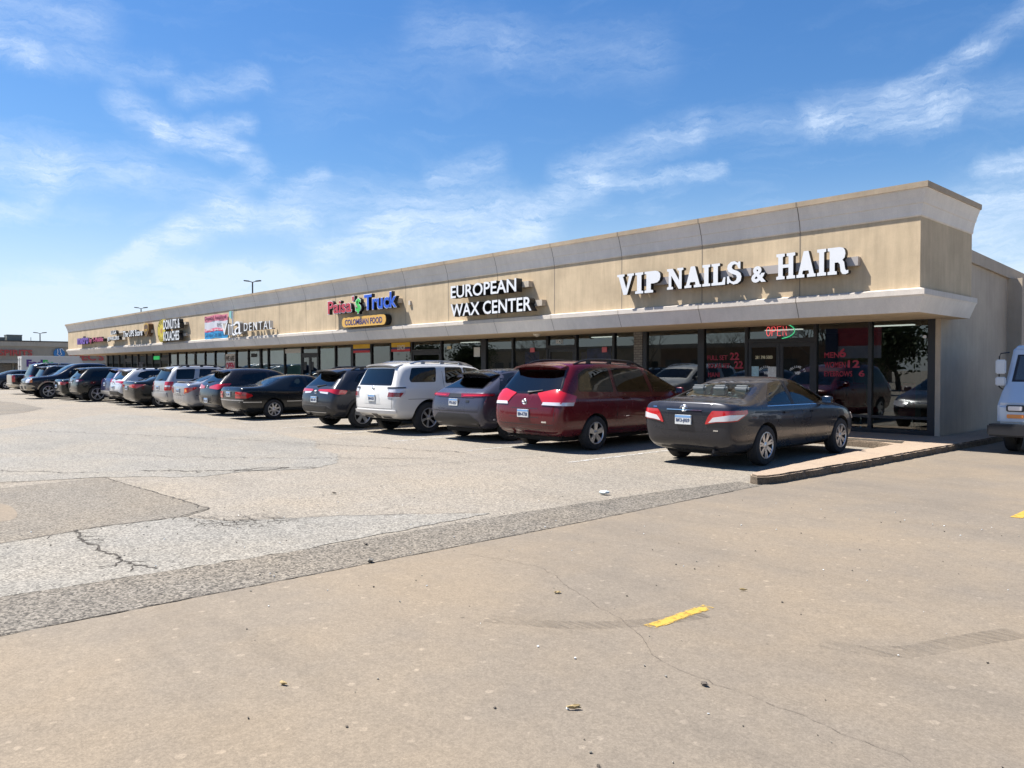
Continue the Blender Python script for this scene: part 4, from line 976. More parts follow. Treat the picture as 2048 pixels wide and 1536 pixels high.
def wheel_mesh(Rw, wd, style, n, rr):
    key = (Rw, wd, style, n, rr)
    if key in WHEELS: return WHEELS[key]
    s = MB(); h = wd / 2; ri_ = Rw * rr
    s.lathe([(ri_, -h * .8), (ri_ + .012, -h * .96), (Rw - .05, -h), (Rw - .018, -h * .9), (Rw, -h * .62), (Rw, h * .62), (Rw - .018, h * .9), (Rw - .05, h), (ri_, h * .8), (ri_, -h * .8)], 48)
    t = s.build('wheel', RUB, None, smooth=35)
    s = MB()
    s.cur = 1; s.lathe([(ri_ + .006, -h * .82), (ri_ + .006, -h * .9), (ri_ - .012, -h * .93), (ri_ - .03, -h * .8), (ri_ - .035, h * .3), (.0, h * .3)], 40)
    s.cur = 0; s.lathe([(ri_ + .004, -h * .86), (ri_ + .002, -h * .97), (ri_ - .014, -h * .985), (ri_ - .022, -h * .88)], 40)
    s.lathe([(.0, -h * .9), (.028, -h * .9), (.04, -h * .84), (.065, -h * .78), (.07, -h * .5)], 24)
    for k in range(n):
        a = 2 * math.pi * k / n + .3
        def sp(a0, r0, r1, w0, w1, y0, y1, th=.03):
            c, sn = math.cos(a0), math.sin(a0); tx, tz = -sn, c; i = len(s.v)
            for (r_, w_, y_) in ((r0, w0, y0), (r1, w1, y1)):
                for dy in (0, th):
                    for sg in (-1, 1): s.v.append((c * r_ + tx * w_ * sg / 2, y_ + dy, sn * r_ + tz * w_ * sg / 2))
            for f in ((0, 1, 5, 4), (1, 3, 7, 5), (3, 2, 6, 7), (2, 0, 4, 6)): s.f.append(tuple(i + q_ for q_ in f)); s.mi.append(0)
        if style == 'v': sp(a - .13, .05, ri_ - .012, .035, .03, -h * .8, -h * .9); sp(a + .13, .05, ri_ - .012, .035, .03, -h * .8, -h * .9)
        elif style == 'w': sp(a, .045, ri_ - .01, .075, .115, -h * .8, -h * .9)
        elif style == 'd': sp(a - .09, .06, ri_ - .012, .02, .026, -h * .8, -h * .9); sp(a + .09, .06, ri_ - .012, .02, .026, -h * .8, -h * .9); s.cur = 0
        else: sp(a, .045, ri_ - .01, .055, .045, -h * .8, -h * .9)
    for k in range(5):
        a = 2 * math.pi * k / 5; s.lathe([(0, -h * .82), (.01, -h * .82), (.01, -h * .6)], 8, 'y', (.05 * math.cos(a), 0, .05 * math.sin(a)))
    s.cur = 1; s.lathe([(.0, h * .1), (.13, h * .1), (.13, h * .2)], 24)
    rm = s.build('rim', [ALLOY, DARK] if style != 'd' else [ALLOY, BLACK], None, smooth=35, fix=True)
    WHEELS[key] = (t.data, rm.data); 
    bpy.data.objects.remove(t); bpy.data.objects.remove(rm)
    return WHEELS[key]
def add_wheels(root, P):
    tm, rm = wheel_mesh(P['Rw'], P.get('wd', .215), *P.get('rim', ('v', 5, .66)))
    rmat = P.get('rimmat')
    for x in P['ax']:
        for sy in (-1, 1):
            o = link('wheel', tm, root); o.location = (x, sy * (P['W'] / 2 - P.get('wd', .215) / 2 - .015), P['Rw']); o.rotation_euler = (0, random.random() * 0 , 0)
            r_ = link('rim', rm, o)
            if sy == 1: o.rotation_euler = (0, 0, math.pi)
def grille_box(root, name, m, x0, x1, y0, y1, z0, z1, bevel=.01, parent=None, **k):
    s = MB(); s.box(x0, x1, y0, y1, z0, z1); return s.build(name, m, parent or root, bevel=bevel, smooth=40, **k)
def make_car(P):
    """P: L W st rear front ax Rw paint plus outlines"""
    root = empty(P['name'], P['label'], P['cat'], (P['x'], P['y'], .006), R(90) + P.get('yaw', 0), 'cars parked nose in along the shops')
    if P.get('flip'): root.rotation_euler = (0, 0, R(-90)); root['group'] = 'cars parked nose in along the shops'
    hw, L = P['W'] / 2, P['L']
    cage = loft(P); lv = P.get('lv', 2)
    cut = MB()
    for x in P['ax']:
        for sy in (-1, 1):
            rr = P['Rw'] + P.get('gap', .05); n = 36; i = len(cut.v)
            ya, yb = sy * (hw - .33), sy * (hw + .3)
            for y_ in (ya, yb):
                for k in range(n): cut.v.append((x + rr * math.cos(2 * math.pi * k / n), y_, P['Rw'] + .0 + rr * math.sin(2 * math.pi * k / n)))
            cut.f.append(tuple(i + k for k in range(n))); cut.f.append(tuple(i + 2 * n - 1 - k for k in range(n)))
            for k in range(n): cut.f.append((i + k, i + (k + 1) % n, i + n + (k + 1) % n, i + n + k))
            cut.mi += [0] * (n + 2)
    co = cut.build('cut', WELL); cm = co.data; bpy.data.objects.remove(co)
    cage.materials.append(P['paint']); 
    body = eval_mods(cage, [('SUBSURF', dict(levels=lv, render_levels=lv)), ('BOOLEAN', dict(operation='DIFFERENCE', solver='EXACT', object_mesh=cm, material_mode='TRANSFER'))])
    full = body.copy()
    car = dict(cs=Caster(full), hw=hw, L=L, root=root)
    smooth_body = eval_mods(cage, [('SUBSURF', dict(levels=lv, render_levels=lv))]); car['cs0'] = Caster(smooth_body)
    # openings under the glass
    wins = []
    for (nm, view, poly, gm) in P['glass']:
        wins.append((nm, view, poly, gm))
        if view == 'R': wins.append((nm, 'L', poly, gm))
    bm = bmesh.new(); bm.from_mesh(body); kill = set()
    for (nm, view, poly, gm) in wins:
        if gm.name.endswith('opaque'): continue
        O, D = frame(view, hw, L); o0 = O(0, 0); U = (O(1, 0) - o0); V = (O(0, 1) - o0)
        pol = rnd(poly, .05)
        for f in bm.faces:
            if f.normal.dot(D) > -.25: continue
            c = f.calc_center_median() - o0; u_, v_ = c.dot(U), c.dot(V)
            if pip((u_, v_), pol) and edist((u_, v_), pol) > .045 and all(pip(((w_.co - o0).dot(U), (w_.co - o0).dot(V)), pol) for w_ in f.verts): kill.add(f)
    bmesh.ops.delete(bm, geom=list(kill), context='FACES')
    me = bpy.data.meshes.new('body'); bm.to_mesh(me); bm.free()
    for m_ in body.materials: me.materials.append(m_)
    me.polygons.foreach_set('use_smooth', [True] * len(me.polygons)); me.set_sharp_from_angle(angle=R(42))
    link('body', me, root)
    for (nm, view, poly, gm) in wins:
        patch(car, nm, view, poly, gm, off=.003, grid=.09, border=.035, round_=.05, depth=.01)
    if P.get('seats', True):
        s = MB(); x0, x1 = P['cabin']
        s.box(x0, x1, -hw + .17, hw - .17, .32, .36); s.box(x1 - .25, x1 + .1, -hw + .2, hw - .2, .36, P['beltz'] - .1)
        s.box(x0 - .3, x0 + .1, -hw + .25, hw - .25, P['beltz'] - .12, P['beltz'] - .08)
        s.build('cabin_floor', SEATD, root)
        sm = P.get('seatm', SEATD)
        for row in P.get('rows', (x0 + .55, x1 - 1.0)):
            for y_ in ((-.4, .4) if row > x0 + .9 else (-.42, 0, .42)):
                s = MB(); w_ = .24 if row > x0 + .9 else .2
                s.box(row - .05, row + .45, y_ - w_, y_ + w_, .42, .6); s.obox(Matrix.Translation((row - .14, y_, P['beltz'] - .15)) @ Matrix.Rotation(R(-14), 4, 'Y'), .12, 2 * w_, .66)
                s.obox(Matrix.Translation((row - .24, y_, P['beltz'] + .24)) @ Matrix.Rotation(R(-10), 4, 'Y'), .1, .27, .19); s.build('seat', sm, root, bevel=.035, smooth=40)
    add_wheels(root, P)
    # lamps, plate, trim
    for it in P.get('patches', []):
        nm, view, poly, m_ = it[:4]; kw = it[4] if len(it) > 4 else {}
        kw = dict(kw); both = kw.pop('both', view in ('R', 'BR', 'FR')); tg = kw.pop('tg', None)
        patch(car, nm, view, poly, m_, tg=tg, **kw)
        if both:
            v2 = {'R': 'L', 'BR': 'BL', 'FR': 'FL'}.get(view, view)
            patch(car, nm, v2, poly if v2 != view else mirror_poly(poly), m_, tg=tg, **kw)
    # plate
    if 'plate' in P:
        px_, pz_, txt = P['plate']; h = car['cs'].cast(Vector((-2, .12, pz_)), Vector((1, 0, 0))); xx = (h[0].x if h[0] else 0) - .02
        e = grille_box(root, 'license_plate', WHITEP, xx - .008, xx + .02, -.155, .155, pz_ - .078, pz_ + .078, .004)
        s = MB(); s.box(xx - .0095, xx - .0085, -.15, .15, pz_ + .035, pz_ + .072); s.build('plate_band', PLBLUE, e)
        tm = text_mesh(txt, .26, .07, .002, bold=.02); tm.materials.append(PLTXT); o = link('plate_number', tm, e); o.location = (xx - .011, .13, pz_ - .048); o.rotation_euler = (0, 0, R(-90))
    if 'emblem' in P:
        z_ = P['emblem']; h = car['cs'].cast(Vector((-2, 0, z_)), Vector((1, 0, 0))); xx = h[0].x - .012; s = MB()
        for (a, b, c_) in ((.07, .048, 0), (.022, .046, 0), (.048, .018, .014)):
            s.tube([(xx, a * math.cos(R(t_)), z_ + c_ + b * math.sin(R(t_))) for t_ in range(0, 360, 20)], .006, 6, closed=True)
        s.build('emblem', CHROME, root, smooth=60)
    # door handles and mirrors
    for (hx, hz) in P.get('handles', []):
        for sy in (-1, 1):
            h = car['cs'].cast(Vector((hx, sy * 3, hz)), Vector((0, -sy, 0)))
            if h[0]: grille_box(root, 'door_handle', P.get('handlem', P['paint']), hx - .1, hx + .1, h[0].y - .005 if sy > 0 else h[0].y - .035, h[0].y + .035 if sy > 0 else h[0].y + .005, hz - .018, hz + .018, .01)
    mx_, mz_ = P['mirror']
    for sy in (-1, 1):
        y_ = sy * (hw + .06); bm = bmesh.new(); bmesh.ops.create_uvsphere(bm, u_segments=14, v_segments=10, radius=1)
        for v in bm.verts:
            sg = lambda t_: math.copysign(abs(t_) ** .6, t_)
            v.co = Vector((v.co.x * .08 if v.co.x > 0 else v.co.x * .03, sg(v.co.y) * .1, sg(v.co.z) * .068 * P.get('mirs', 1)))
            v.co += Vector((mx_, y_, mz_))
        me = bpy.data.meshes.new('m'); bm.to_mesh(me); bm.free(); me.materials.append(P.get('mirm', P['paint']))
        me.polygons.foreach_set('use_smooth', [True] * len(me.polygons)); o = link('mirror', me, root)
        s = MB(); s.quad(*[(mx_ - .033, y_ + a_ * .08, mz_ + b_ * .05) for a_, b_ in ((-1, -1), (1, -1), (1, 1), (-1, 1))]); s.build('mirror_glass', CHROME, o, fix=False)
        s = MB(); s.obox(Matrix.Translation((mx_ + .02, sy * (hw - .03), mz_ - .05)), .06, .2, .04); s.build('mirror_arm', DARK, o)
    # roof rails
    if 'rails' in P:
        xa, xb, yy, m_ = P['rails']
        for sy in (-1, 1):
            path = []
            for k in range(11):
                x_ = xa + (xb - xa) * k / 10; h = car['cs'].cast(Vector((x_, sy * yy, 4)), Vector((0, 0, -1))); e_ = .055 * min(1, min(k, 10 - k) / 1.5)
                if h[0]: path.append((x_, sy * yy, h[0].z + .004 + e_))
            s = MB(); s.tube(path, .02, 8)
            for k in (2, 5, 8):
                p_ = path[k]; s.box(p_[0] - .06, p_[0] + .06, p_[1] - .013, p_[1] + .013, p_[2] - .07, p_[2])
            s.build('roof_rail', m_, root, smooth=40)
    if 'spoiler' in P:
        xa, xb, w_, z_, m_ = P['spoiler']
        s = MB(); N_ = 13; rows_ = []
        ref = car['cs'].cast(Vector((xb, 0, 4)), Vector((0, 0, -1)))[0].z
        for k in range(N_):
            y_ = -w_ + 2 * w_ * k / (N_ - 1); e_ = (abs(y_) / w_) ** 3
            za = car['cs'].cast(Vector((xb + .08, y_, 4)), Vector((0, 0, -1)))[0].z; xr = xa + .10 * e_; lf = P.get('splift', -.03)
            rows_.append([(xb + .08, y_, za - .01), (xb, y_, za + .012), (xr, y_, za + lf - .01 * e_), (xr + .01, y_, za + lf - .035), (xb + .02, y_, za - .07)])
        i = len(s.v)
        for r_ in rows_: s.v += r_
        for k in range(N_ - 1):
            for j in range(5): s.f.append((i + k * 5 + j, i + k * 5 + (j + 1) % 5, i + (k + 1) * 5 + (j + 1) % 5, i + (k + 1) * 5 + j)); s.mi.append(0)
        s.f.append(tuple(i + j for j in range(5))); s.f.append(tuple(i + (N_ - 1) * 5 + j for j in range(4, -1, -1))); s.mi += [0, 0]
        s.build('spoiler', m_, root, smooth=50)
    if 'wiper' in P:
        zw, ya, yb = P['wiper']; path = []
        for k in range(6):
            y_ = ya + (yb - ya) * k / 5; h = car['cs0'].cast(Vector((-2, y_, zw + .045 * k / 5)), Vector((1, 0, 0)))
            if h[0]: path.append((h[0].x - .025, y_, zw + .045 * k / 5))
        s = MB(); s.tube(path, [.03, .02, .014, .012, .01, .008], 6); s.build('wiper', BLACK, root, smooth=50)
    for (y_, z_, r_) in P.get('exhaust', []):
        s = MB(); s.tube([(P.get('exx', .08), y_, z_), (.5, y_, z_)], r_, 14, cap=False); s.tube([(P.get('exx', .08) + .02, y_, z_), (.5, y_, z_)], r_ * .85, 14); s.build('exhaust', ALLOYD, root, smooth=40)
    # underbody
    s = MB(); s.box(.35, L - .3, -hw + .3, hw - .3, P.get('zu', .19), .34); s.build('underbody', WELL, root, bevel=.03)
    car['P'] = P
    car['cs'].bm.free(); car['cs0'].bm.free()
    return root
def seams(lines, w=.009):
    """side view seam lines as thin outlines"""
    out = []
    for (x0, z0, x1, z1) in lines:
        d = Vector((x1 - x0, z1 - z0)).normalized(); nn = Vector((-d.y, d.x)) * w / 2
        out.append(('panel_gap', 'R', [(x0 - nn.x, z0 - nn.y), (x1 - nn.x, z1 - nn.y), (x1 + nn.x, z1 + nn.y), (x0 + nn.x, z0 + nn.y)], BLACK, dict(off=.0015, depth=.004, grid=.12)))
    return out
def bseams(lines, w=.01, view='B', both=True):
    out = []
    for (x0, z0, x1, z1) in lines:
        d = Vector((x1 - x0, z1 - z0)).normalized(); nn = Vector((-d.y, d.x)) * w / 2
        out.append(('panel_gap', view, [(x0 - nn.x, z0 - nn.y), (x1 - nn.x, z1 - nn.y), (x1 + nn.x, z1 + nn.y), (x0 + nn.x, z0 + nn.y)], BLACK, dict(off=.0015, depth=.004, grid=.1, both=both)))
    return out
def band(view, x0, x1, z0, z1, m, nm='trim', **k):
    return (nm, view, [(x0, z0), (x1, z0), (x1, z1), (x0, z1)], m, k)
def archclad(ax, Rw, r0, r1, m, a0=-12, a1=192):
    out = []
    for x in ax:
        outer = [(x + r1 * math.cos(R(a)), Rw + r1 * math.sin(R(a))) for a in range(a0, a1 + 1, 12)]; inner = [(x + r0 * math.cos(R(a)), Rw + r0 * math.sin(R(a))) for a in range(a1, a0 - 1, -12)]
        out.append(('wheel_arch_trim', 'R', outer + inner, m, dict(off=.012, depth=.02, grid=.1)))
    return out
G_CLEAR = glass('car_glass', (.55, .66, .66), 1.55); G_MID = glass('car_glass_tinted', (.22, .26, .26), 1.6); G_DARK = glass('car_glass_privacy', (.035, .04, .04), 1.6)
TRED = dict(off=.014, depth=.03, grid=.06, round_=.02)
# ---- body templates
def sedan(L=4.8, W=1.82, H=1.46, deck=1.02, belt=.93, xb=.62, xbt=1.42, xwt=2.75, xwb=3.75, hood=.95, nose=.72, lip=.03, zb=.22, wr=.55):
    st = [(0, 0, .93, zb + .08, deck - .07, deck, .6, 'd'), (.28, .28, .975, zb, deck - .05, deck + lip * .2, .6, 'd'), (xb, xb, .995, zb, belt + .03, deck + .012, .62, 'd'),
          ((xb + xbt) / 2 - .02, xbt - .10, 1, zb, belt + .02, H - .075, wr - .0, 'g'), (xbt + .12, xbt + .32, 1, zb - .0, belt, H - .012, wr + .01, 'g'), ((xbt + xwt) / 2 + .15, (xbt + xwt) / 2 + .1, 1, zb, belt - .01, H, wr + .01, 'g'),
          (xwt + .25, xwt - .1, 1, zb, belt - .015, H - .03, wr, 'g'), (xwt + .42, xwt + .16, 1, zb, belt - .02, H - .11, wr - .01, 'g'), (xwb, xwb, 1, zb, belt - .05, hood + .0, .62, 'd'), (xwb + .4, xwb + .4, .985, zb, hood - .09, hood - .05, .6, 'd'), (L - .32, L - .32, .93, zb, nose - .02, nose + .04, .55, 'd'), (L, L, .84, zb + .05, nose - .1, nose - .04, .5, 'd')]
    return dict(L=L, W=W, st=st, rear=[.16, .13, .09, .03, 0, .0, .03, .055, .07, .07, .07], front=[.2, .16, .12, .05, 0, .02, .08, .12, .14, .14, .14])
def suv(L=4.6, W=1.86, H=1.68, belt=1.05, xrt=.34, xrb=.1, xwt=2.7, xwb=3.55, hood=1.08, nose=.9, zb=.25, wr=.6, tail=.02):
    st = [(0, xrt, .94, zb + .1, belt, H - .1, wr - .05, 'g'), (.22, xrt + .22, .98, zb + .02, belt, H - .02, wr, 'g'), (.8, xrt + .75, 1, zb, belt, H, wr + .01, 'g'), (1.7, 1.7, 1, zb, belt - .01, H + .005, wr + .01, 'g'),
          (xwt + .1, xwt - .25, 1, zb, belt - .02, H - .03, wr, 'g'), (xwt + .45, xwt + .1, 1, zb, belt - .03, H - .14, wr - .02, 'g'), (xwb, xwb, 1, zb, belt - .04, hood + .01, .62, 'd'), (xwb + .45, xwb + .45, .985, zb, hood - .08, hood - .03, .6, 'd'), (L - .3, L - .3, .95, zb, nose - .02, nose + .05, .55, 'd'), (L, L, .87, zb + .06, nose - .1, nose - .03, .5, 'd')]
    r = [.16, .13, .09, .02, 0, .04 + tail, .03, .0, .0, .0, .0]
    return dict(L=L, W=W, st=st, rear=r, front=[.2, .16, .12, .05, 0, .02, .06, .1, .12, .12, .12])
def upd(d, **k): d = dict(d); d.update(k); return d
def common_front(L, z=.66, hw=.9):
    return [('headlight', 'FR', [(-.22, z - .08), (.16, z - .02), (.24, z + .09), (-.2, z + .06)], CLR, dict(TRED)), ('grille', 'F', [(-.42, z - .3), (.42, z - .3), (.5, z - .12), (.36, z + .02), (-.36, z + .02), (-.5, z - .12)], DARK, dict(off=.008, grid=.1))]
# 1 grey sedan (rightmost)
P = sedan(L=4.80, W=1.83, H=1.465, deck=1.06, belt=.95, xb=.66, xbt=1.50, xwt=2.72, xwb=3.72, hood=.98, nose=.74, wr=.60)
GREY1 = paint('paint_dark_grey', (.022, .023, .030), .3, .28)
side_front = [(2.08, .985), (2.10, 1.385), (2.45, 1.40), (2.74, 1.355), (3.3, 1.075), (3.42, .985)]
side_rear = [(1.16, 1.0), (1.30, 1.14), (1.62, 1.355), (2.02, 1.388), (2.0, .985)]
make_car(upd(P, name='parked_sedan', label='dark grey sedan parked nearest the kerb corner, rightmost of the row', cat='car', x=-7.33, y=10.62, paint=GREY1, ax=(1.07, 3.845), Rw=.335, lv=3, rim=('v', 7, .66),
  glass=[('side_window', 'R', side_front, G_CLEAR), ('side_window', 'R', side_rear, G_CLEAR), ('rear_window', ('S', .98, 1.24, R(62), 1), [(-.68, -.32), (.68, -.32), (.52, .36), (-.52, .36)], G_CLEAR), ('windshield', ('S', 3.3, 1.2, R(60), -1), [(-.7, -.42), (.7, -.42), (.53, .44), (-.53, .44)], G_CLEAR)],
  cabin=(1.2, 3.5), beltz=.98, seatm=SEATM, rows=(1.35, 2.55), mirror=(3.08, 1.04), handles=[(1.72, .86), (2.72, .85)], plate=(0, .765, 'BK3-J029'), emblem=.955, exhaust=[(-.5, .27, .035)],
  patches=[('tail_light', 'BR', [(-.35, .705), (-.2, .74), (.12, .77), (.31, .88), (.31, .935), (-.25, .925), (-.31, .83)], RED, TRED), ('reverse_light', 'BR', [(-.30, .735), (-.2, .755), (.1, .785), (.25, .865), (-.02, .865), (-.24, .82)], CLR, dict(off=.02, depth=.02, grid=.06)),
    ('chrome_strip', 'B', [(-.34, .92), (.34, .92), (.33, .932), (-.33, .932)], CHROME, dict(off=.012, grid=.1)),
    ('fuel_badge', 'B', [(-.62, .60), (-.54, .60), (-.54, .62), (-.62, .62)], CHROME, dict(off=.004)),
    ('model_badge', 'B', [(.56, .955), (.64, .955), (.64, .968), (.56, .968)], CHROME, dict(off=.004)),
    ('lower_valance', 'B', [(-.6, .27), (.6, .27), (.56, .31), (-.56, .31)], DARK, dict(off=.003))] + bseams([(-.60, .62, -.36, .585), (-.36, .585, .36, .585), (.36, .585, .60, .62), (-.42, .83, .42, .83), (-.34, .60, -.42, .83), (.34, .60, .42, .83)], both=False)
   + [('pillar_trim', 'R', [(1.99, .985), (2.09, .985), (2.11, 1.39), (2.01, 1.39)], BLACK, dict(off=.005, depth=.01))] + seams([(2.05, .40, 2.06, .98), (2.06, .98, 2.06, 1.38), (1.35, .60, 1.16, .98), (3.28, .40, 3.42, .66), (3.42, .66, 3.45, .97), (1.45, .40, 3.28, .40)]) + common_front(4.8, .66)
   + [('window_trim', 'R', [(1.14, .972), (3.45, .955), (3.45, .968), (1.14, .985)], CHROME, dict(off=.006, depth=.01))]))
# 2 maroon minivan
MAROON = paint('paint_maroon', (.085, .004, .008), .1, .25)
P = suv(L=5.08, W=1.98, H=1.755, belt=1.08, xrt=.48, xwt=3.0, xwb=4.25, hood=1.06, nose=.85, wr=.73, tail=.03)
make_car(upd(P, name='parked_minivan', label='dark red minivan with black roof rails left of the dark grey sedan', cat='minivan', x=-10.9, y=10.38, paint=MAROON, ax=(1.08, 4.11), Rw=.34, lv=3, rim=('w', 5, .64),
  glass=[('side_window', 'R', [(.62, 1.16), (.72, 1.5), (.95, 1.6), (1.62, 1.615), (1.66, 1.13)], G_DARK), ('side_window', 'R', [(1.76, 1.13), (1.72, 1.615), (2.72, 1.6), (2.86, 1.11)], G_DARK), ('side_window', 'R', [(2.98, 1.1), (2.86, 1.595), (3.2, 1.54), (3.95, 1.17), (3.95, 1.1)], G_CLEAR),
   ('rear_window', 'B', [(-.72, 1.11), (.72, 1.11), (.82, 1.2), (.68, 1.58), (-.68, 1.58), (-.82, 1.2)], G_DARK), ('windshield', ('S', 3.75, 1.35, R(58), -1), [(-.76, -.5), (.76, -.5), (.6, .45), (-.6, .45)], G_CLEAR)],
  cabin=(.9, 4.0), beltz=1.1, rows=(1.35, 2.2, 3.0), mirror=(3.75, 1.13), handles=[(2.0, 1.0), (3.05, .98)], plate=(0, .73, 'BB4-K728'), emblem=.955, rails=(.75, 2.9, .66, BLACK), exhaust=[(.5, .28, .03)], mirm=MAROON,
  spoiler=(.28, .56, .66, 1.70, MAROON), wiper=(1.14, -.05, -.4),
  patches=[('tail_light', 'BR', [(-.40, 1.12), (-.3, .93), (.30, .93), (.34, 1.07), (.14, 1.13), (-.05, 1.20)], RED, TRED), ('reverse_light', 'BR', [(-.32, .90), (-.29, .955), (.29, .955), (.27, .89)], CLR, dict(off=.018, depth=.02)),
   ('badge', 'B', [(-.6, .56), (-.48, .56), (-.48, .59), (-.6, .59)], CHROME, dict(off=.004)), ('valance', 'B', [(-.66, .3), (.66, .3), (.6, .335), (-.6, .335)], ALLOYD, dict(off=.003))]
   + bseams([(-.74, .52, .74, .52), (-.36, .83, .36, .83), (-.36, .83, -.40, .66), (.36, .83, .40, .66), (-.40, .66, .4, .66), (-.76, .52, -.80, .92), (.76, .52, .80, .92), (-.5, .42, .5, .42)], both=False) + seams([(1.70, .42, 1.74, 1.1), (1.74, 1.1, 1.69, 1.62), (2.90, .38, 2.93, 1.08), (2.93, 1.08, 2.79, 1.6), (3.7, .4, 3.85, .75), (3.85, .75, 3.95, 1.08), (1.5, .38, 3.7, .36)]) + common_front(5.08, .72)))
# 3 grey coupe-like crossover
GREY3 = paint('paint_slate', (.055, .055, .075), .35, .28); BLKP = paint('paint_black', (.008, .009, .011), 0, .25)
P = suv(L=4.8, W=1.93, H=1.60, belt=1.08, xrt=.78, xwt=2.75, xwb=3.6, hood=1.08, nose=.9, wr=.6, tail=.05)
make_car(upd(P, name='parked_crossover', label='slate grey sloping crossover with black roof between white SUV and dark red minivan', cat='suv', x=-13.42, y=10.62, paint=GREY3, ax=(1.0, 3.87), Rw=.37, lv=3, rim=('v', 5, .7),
  glass=[('side_window', 'R', [(.85, 1.18), (1.0, 1.36), (1.3, 1.47), (1.95, 1.50), (1.98, 1.12)], G_DARK), ('side_window', 'R', [(2.06, 1.12), (2.03, 1.50), (2.5, 1.48), (3.3, 1.16), (3.3, 1.1)], G_MID),
   ('rear_window', ('S', .45, 1.3, R(38), 1), [(-.68, -.2), (.68, -.2), (.54, .24), (-.54, .24)], G_DARK), ('windshield', ('S', 3.15, 1.35, R(60), -1), [(-.72, -.42), (.72, -.42), (.56, .4), (-.56, .4)], G_CLEAR)],
  cabin=(1.0, 3.4), beltz=1.05, rows=(1.4, 2.5), mirror=(3.15, 1.12), plate=(0, .86, 'PTH-8357'), spoiler=(.5, .86, .58, 1.535, BLKP), exx=.1,
  patches=[('tail_light', 'BR', [(-.46, .97), (.28, 1.0), (.30, 1.06), (-.46, 1.05)], REDD, TRED), ('light_bar', 'B', [(-.62, .965), (.62, .965), (.62, 1.045), (-.62, 1.045)], BLACK, dict(off=.01, grid=.1)), ('tail_light_strip', 'BR', [(-.4, .995), (.24, 1.015), (.24, 1.035), (-.4, 1.02)], RED, dict(off=.02)),
   ('roof_panel', 'T', [(.85, -.55), (2.6, -.56), (2.6, .56), (.85, .55)], BLKP, dict(off=.004, grid=.15, both=False)), ('pillar_trim', 'R', [(.62, 1.14), (.85, 1.16), (1.0, 1.37), (1.3, 1.49), (1.3, 1.52), (.9, 1.47)], BLKP, dict(off=.003)),
   ('rear_diffuser', 'B', [(-.72, .33), (.72, .33), (.78, .46), (.55, .62), (-.55, .62), (-.78, .46)], DARK, dict(off=.01)), ('emblem', 'B', [(-.5, .86), (-.4, .86), (-.4, .91), (-.5, .91)], BLACK, dict(off=.008)),
   ('body_trim', 'B', [(-.78, .66), (.78, .66), (.78, .675), (-.78, .675)], BLACK, dict(off=.003))] + archclad((1.0, 3.87), .37, .425, .47, DARK) + seams([(2.02, .4, 2.02, 1.1), (1.4, .6, 1.05, 1.1), (3.2, .4, 3.35, 1.05)]) + common_front(4.8, .78)))
# 4 white boxy suv
WHT = paint('paint_white', (.58, .57, .55), 0, .35)
P = suv(L=4.83, W=1.925, H=1.76, belt=1.17, xrt=.24, xwt=2.85, xwb=3.65, hood=1.18, nose=1.0, zb=.33, wr=.73, tail=.0)
make_car(upd(P, name='parked_suv', label='white boxy off road SUV with grey roof rails between dark grey and slate crossovers', cat='suv', x=-16.3, y=10.36, paint=WHT, ax=(1.08, 3.87), Rw=.39, wd=.25, gap=.07, lv=3, rim=('d', 6, .62), zu=.3,
  glass=[('side_window', 'R', [(.56, 1.27), (.54, 1.36), (.66, 1.62), (1.40, 1.64), (1.32, 1.27)], G_DARK), ('side_window', 'R', [(1.62, 1.24), (1.68, 1.64), (2.22, 1.64), (2.24, 1.24)], G_DARK), ('side_window', 'R', [(2.30, 1.24), (2.28, 1.64), (2.75, 1.60), (3.35, 1.28), (3.35, 1.24)], G_CLEAR),
   ('rear_window', 'B', [(-.72, 1.19), (.72, 1.19), (.62, 1.60), (-.62, 1.60)], G_DARK), ('windshield', ('S', 3.2, 1.45, R(52), -1), [(-.74, -.36), (.74, -.36), (.62, .3), (-.62, .3)], G_CLEAR)],
  cabin=(.9, 3.5), beltz=1.2, rows=(1.5, 2.5), mirror=(3.2, 1.27), mirs=1.25, handles=[(1.72, 1.08), (2.42, 1.08)], handlem=CHROME, plate=(0, .88, 'SNW-4CRK'), emblem=1.12, rails=(.7, 2.7, .64, ALLOY),
  spoiler=(.16, .48, .64, 1.70, WHT), exx=.1,
  patches=[('tail_light', 'BR', [(-.20, .90), (.14, .90), (.24, 1.0), (.26, 1.16), (-.17, 1.16), (-.15, 1.05)], CLR, TRED), ('tail_light_lens', 'BR', [(-.18, .92), (.13, .92), (.20, 1.02), (-.15, 1.03)], REDD, dict(off=.022, depth=.02)), ('tail_light_shell', 'BR', [(-.19, 1.115), (.24, 1.12), (.24, 1.15), (-.18, 1.15)], BLACK, dict(off=.022)),
   ('plate_recess', 'B', [(-.36, .74), (.36, .74), (.27, .98), (-.27, .98)], mat('white_shadow_trim', (.5, .5, .48), .5), dict(off=.004)), ('bumper_step', 'B', [(-.86, .53), (.86, .53), (.86, .60), (-.86, .60)], WHT, dict(off=.055, depth=.07)),
   ('hitch_opening', 'B', [(-.12, .38), (.12, .38), (.12, .5), (-.12, .5)], BLACK, dict(off=.008)), ('bumper_slot', 'B', [(.22, .39), (.6, .39), (.6, .43), (.22, .43)], BLACK, dict(off=.006)), ('bumper_slot', 'B', [(-.6, .39), (-.22, .39), (-.22, .43), (-.6, .43)], BLACK, dict(off=.006))]
   + bseams([(-.78, .63, .78, .63), (-.78, .63, -.80, 1.14), (.78, .63, .80, 1.14)], both=False) + seams([(1.55, .9, 1.57, 1.66), (2.27, .45, 2.27, 1.2), (1.57, .9, 1.42, .7), (3.2, .45, 3.4, 1.15), (.45, .86, 1.2, .86)]) + common_front(4.83, .95)))
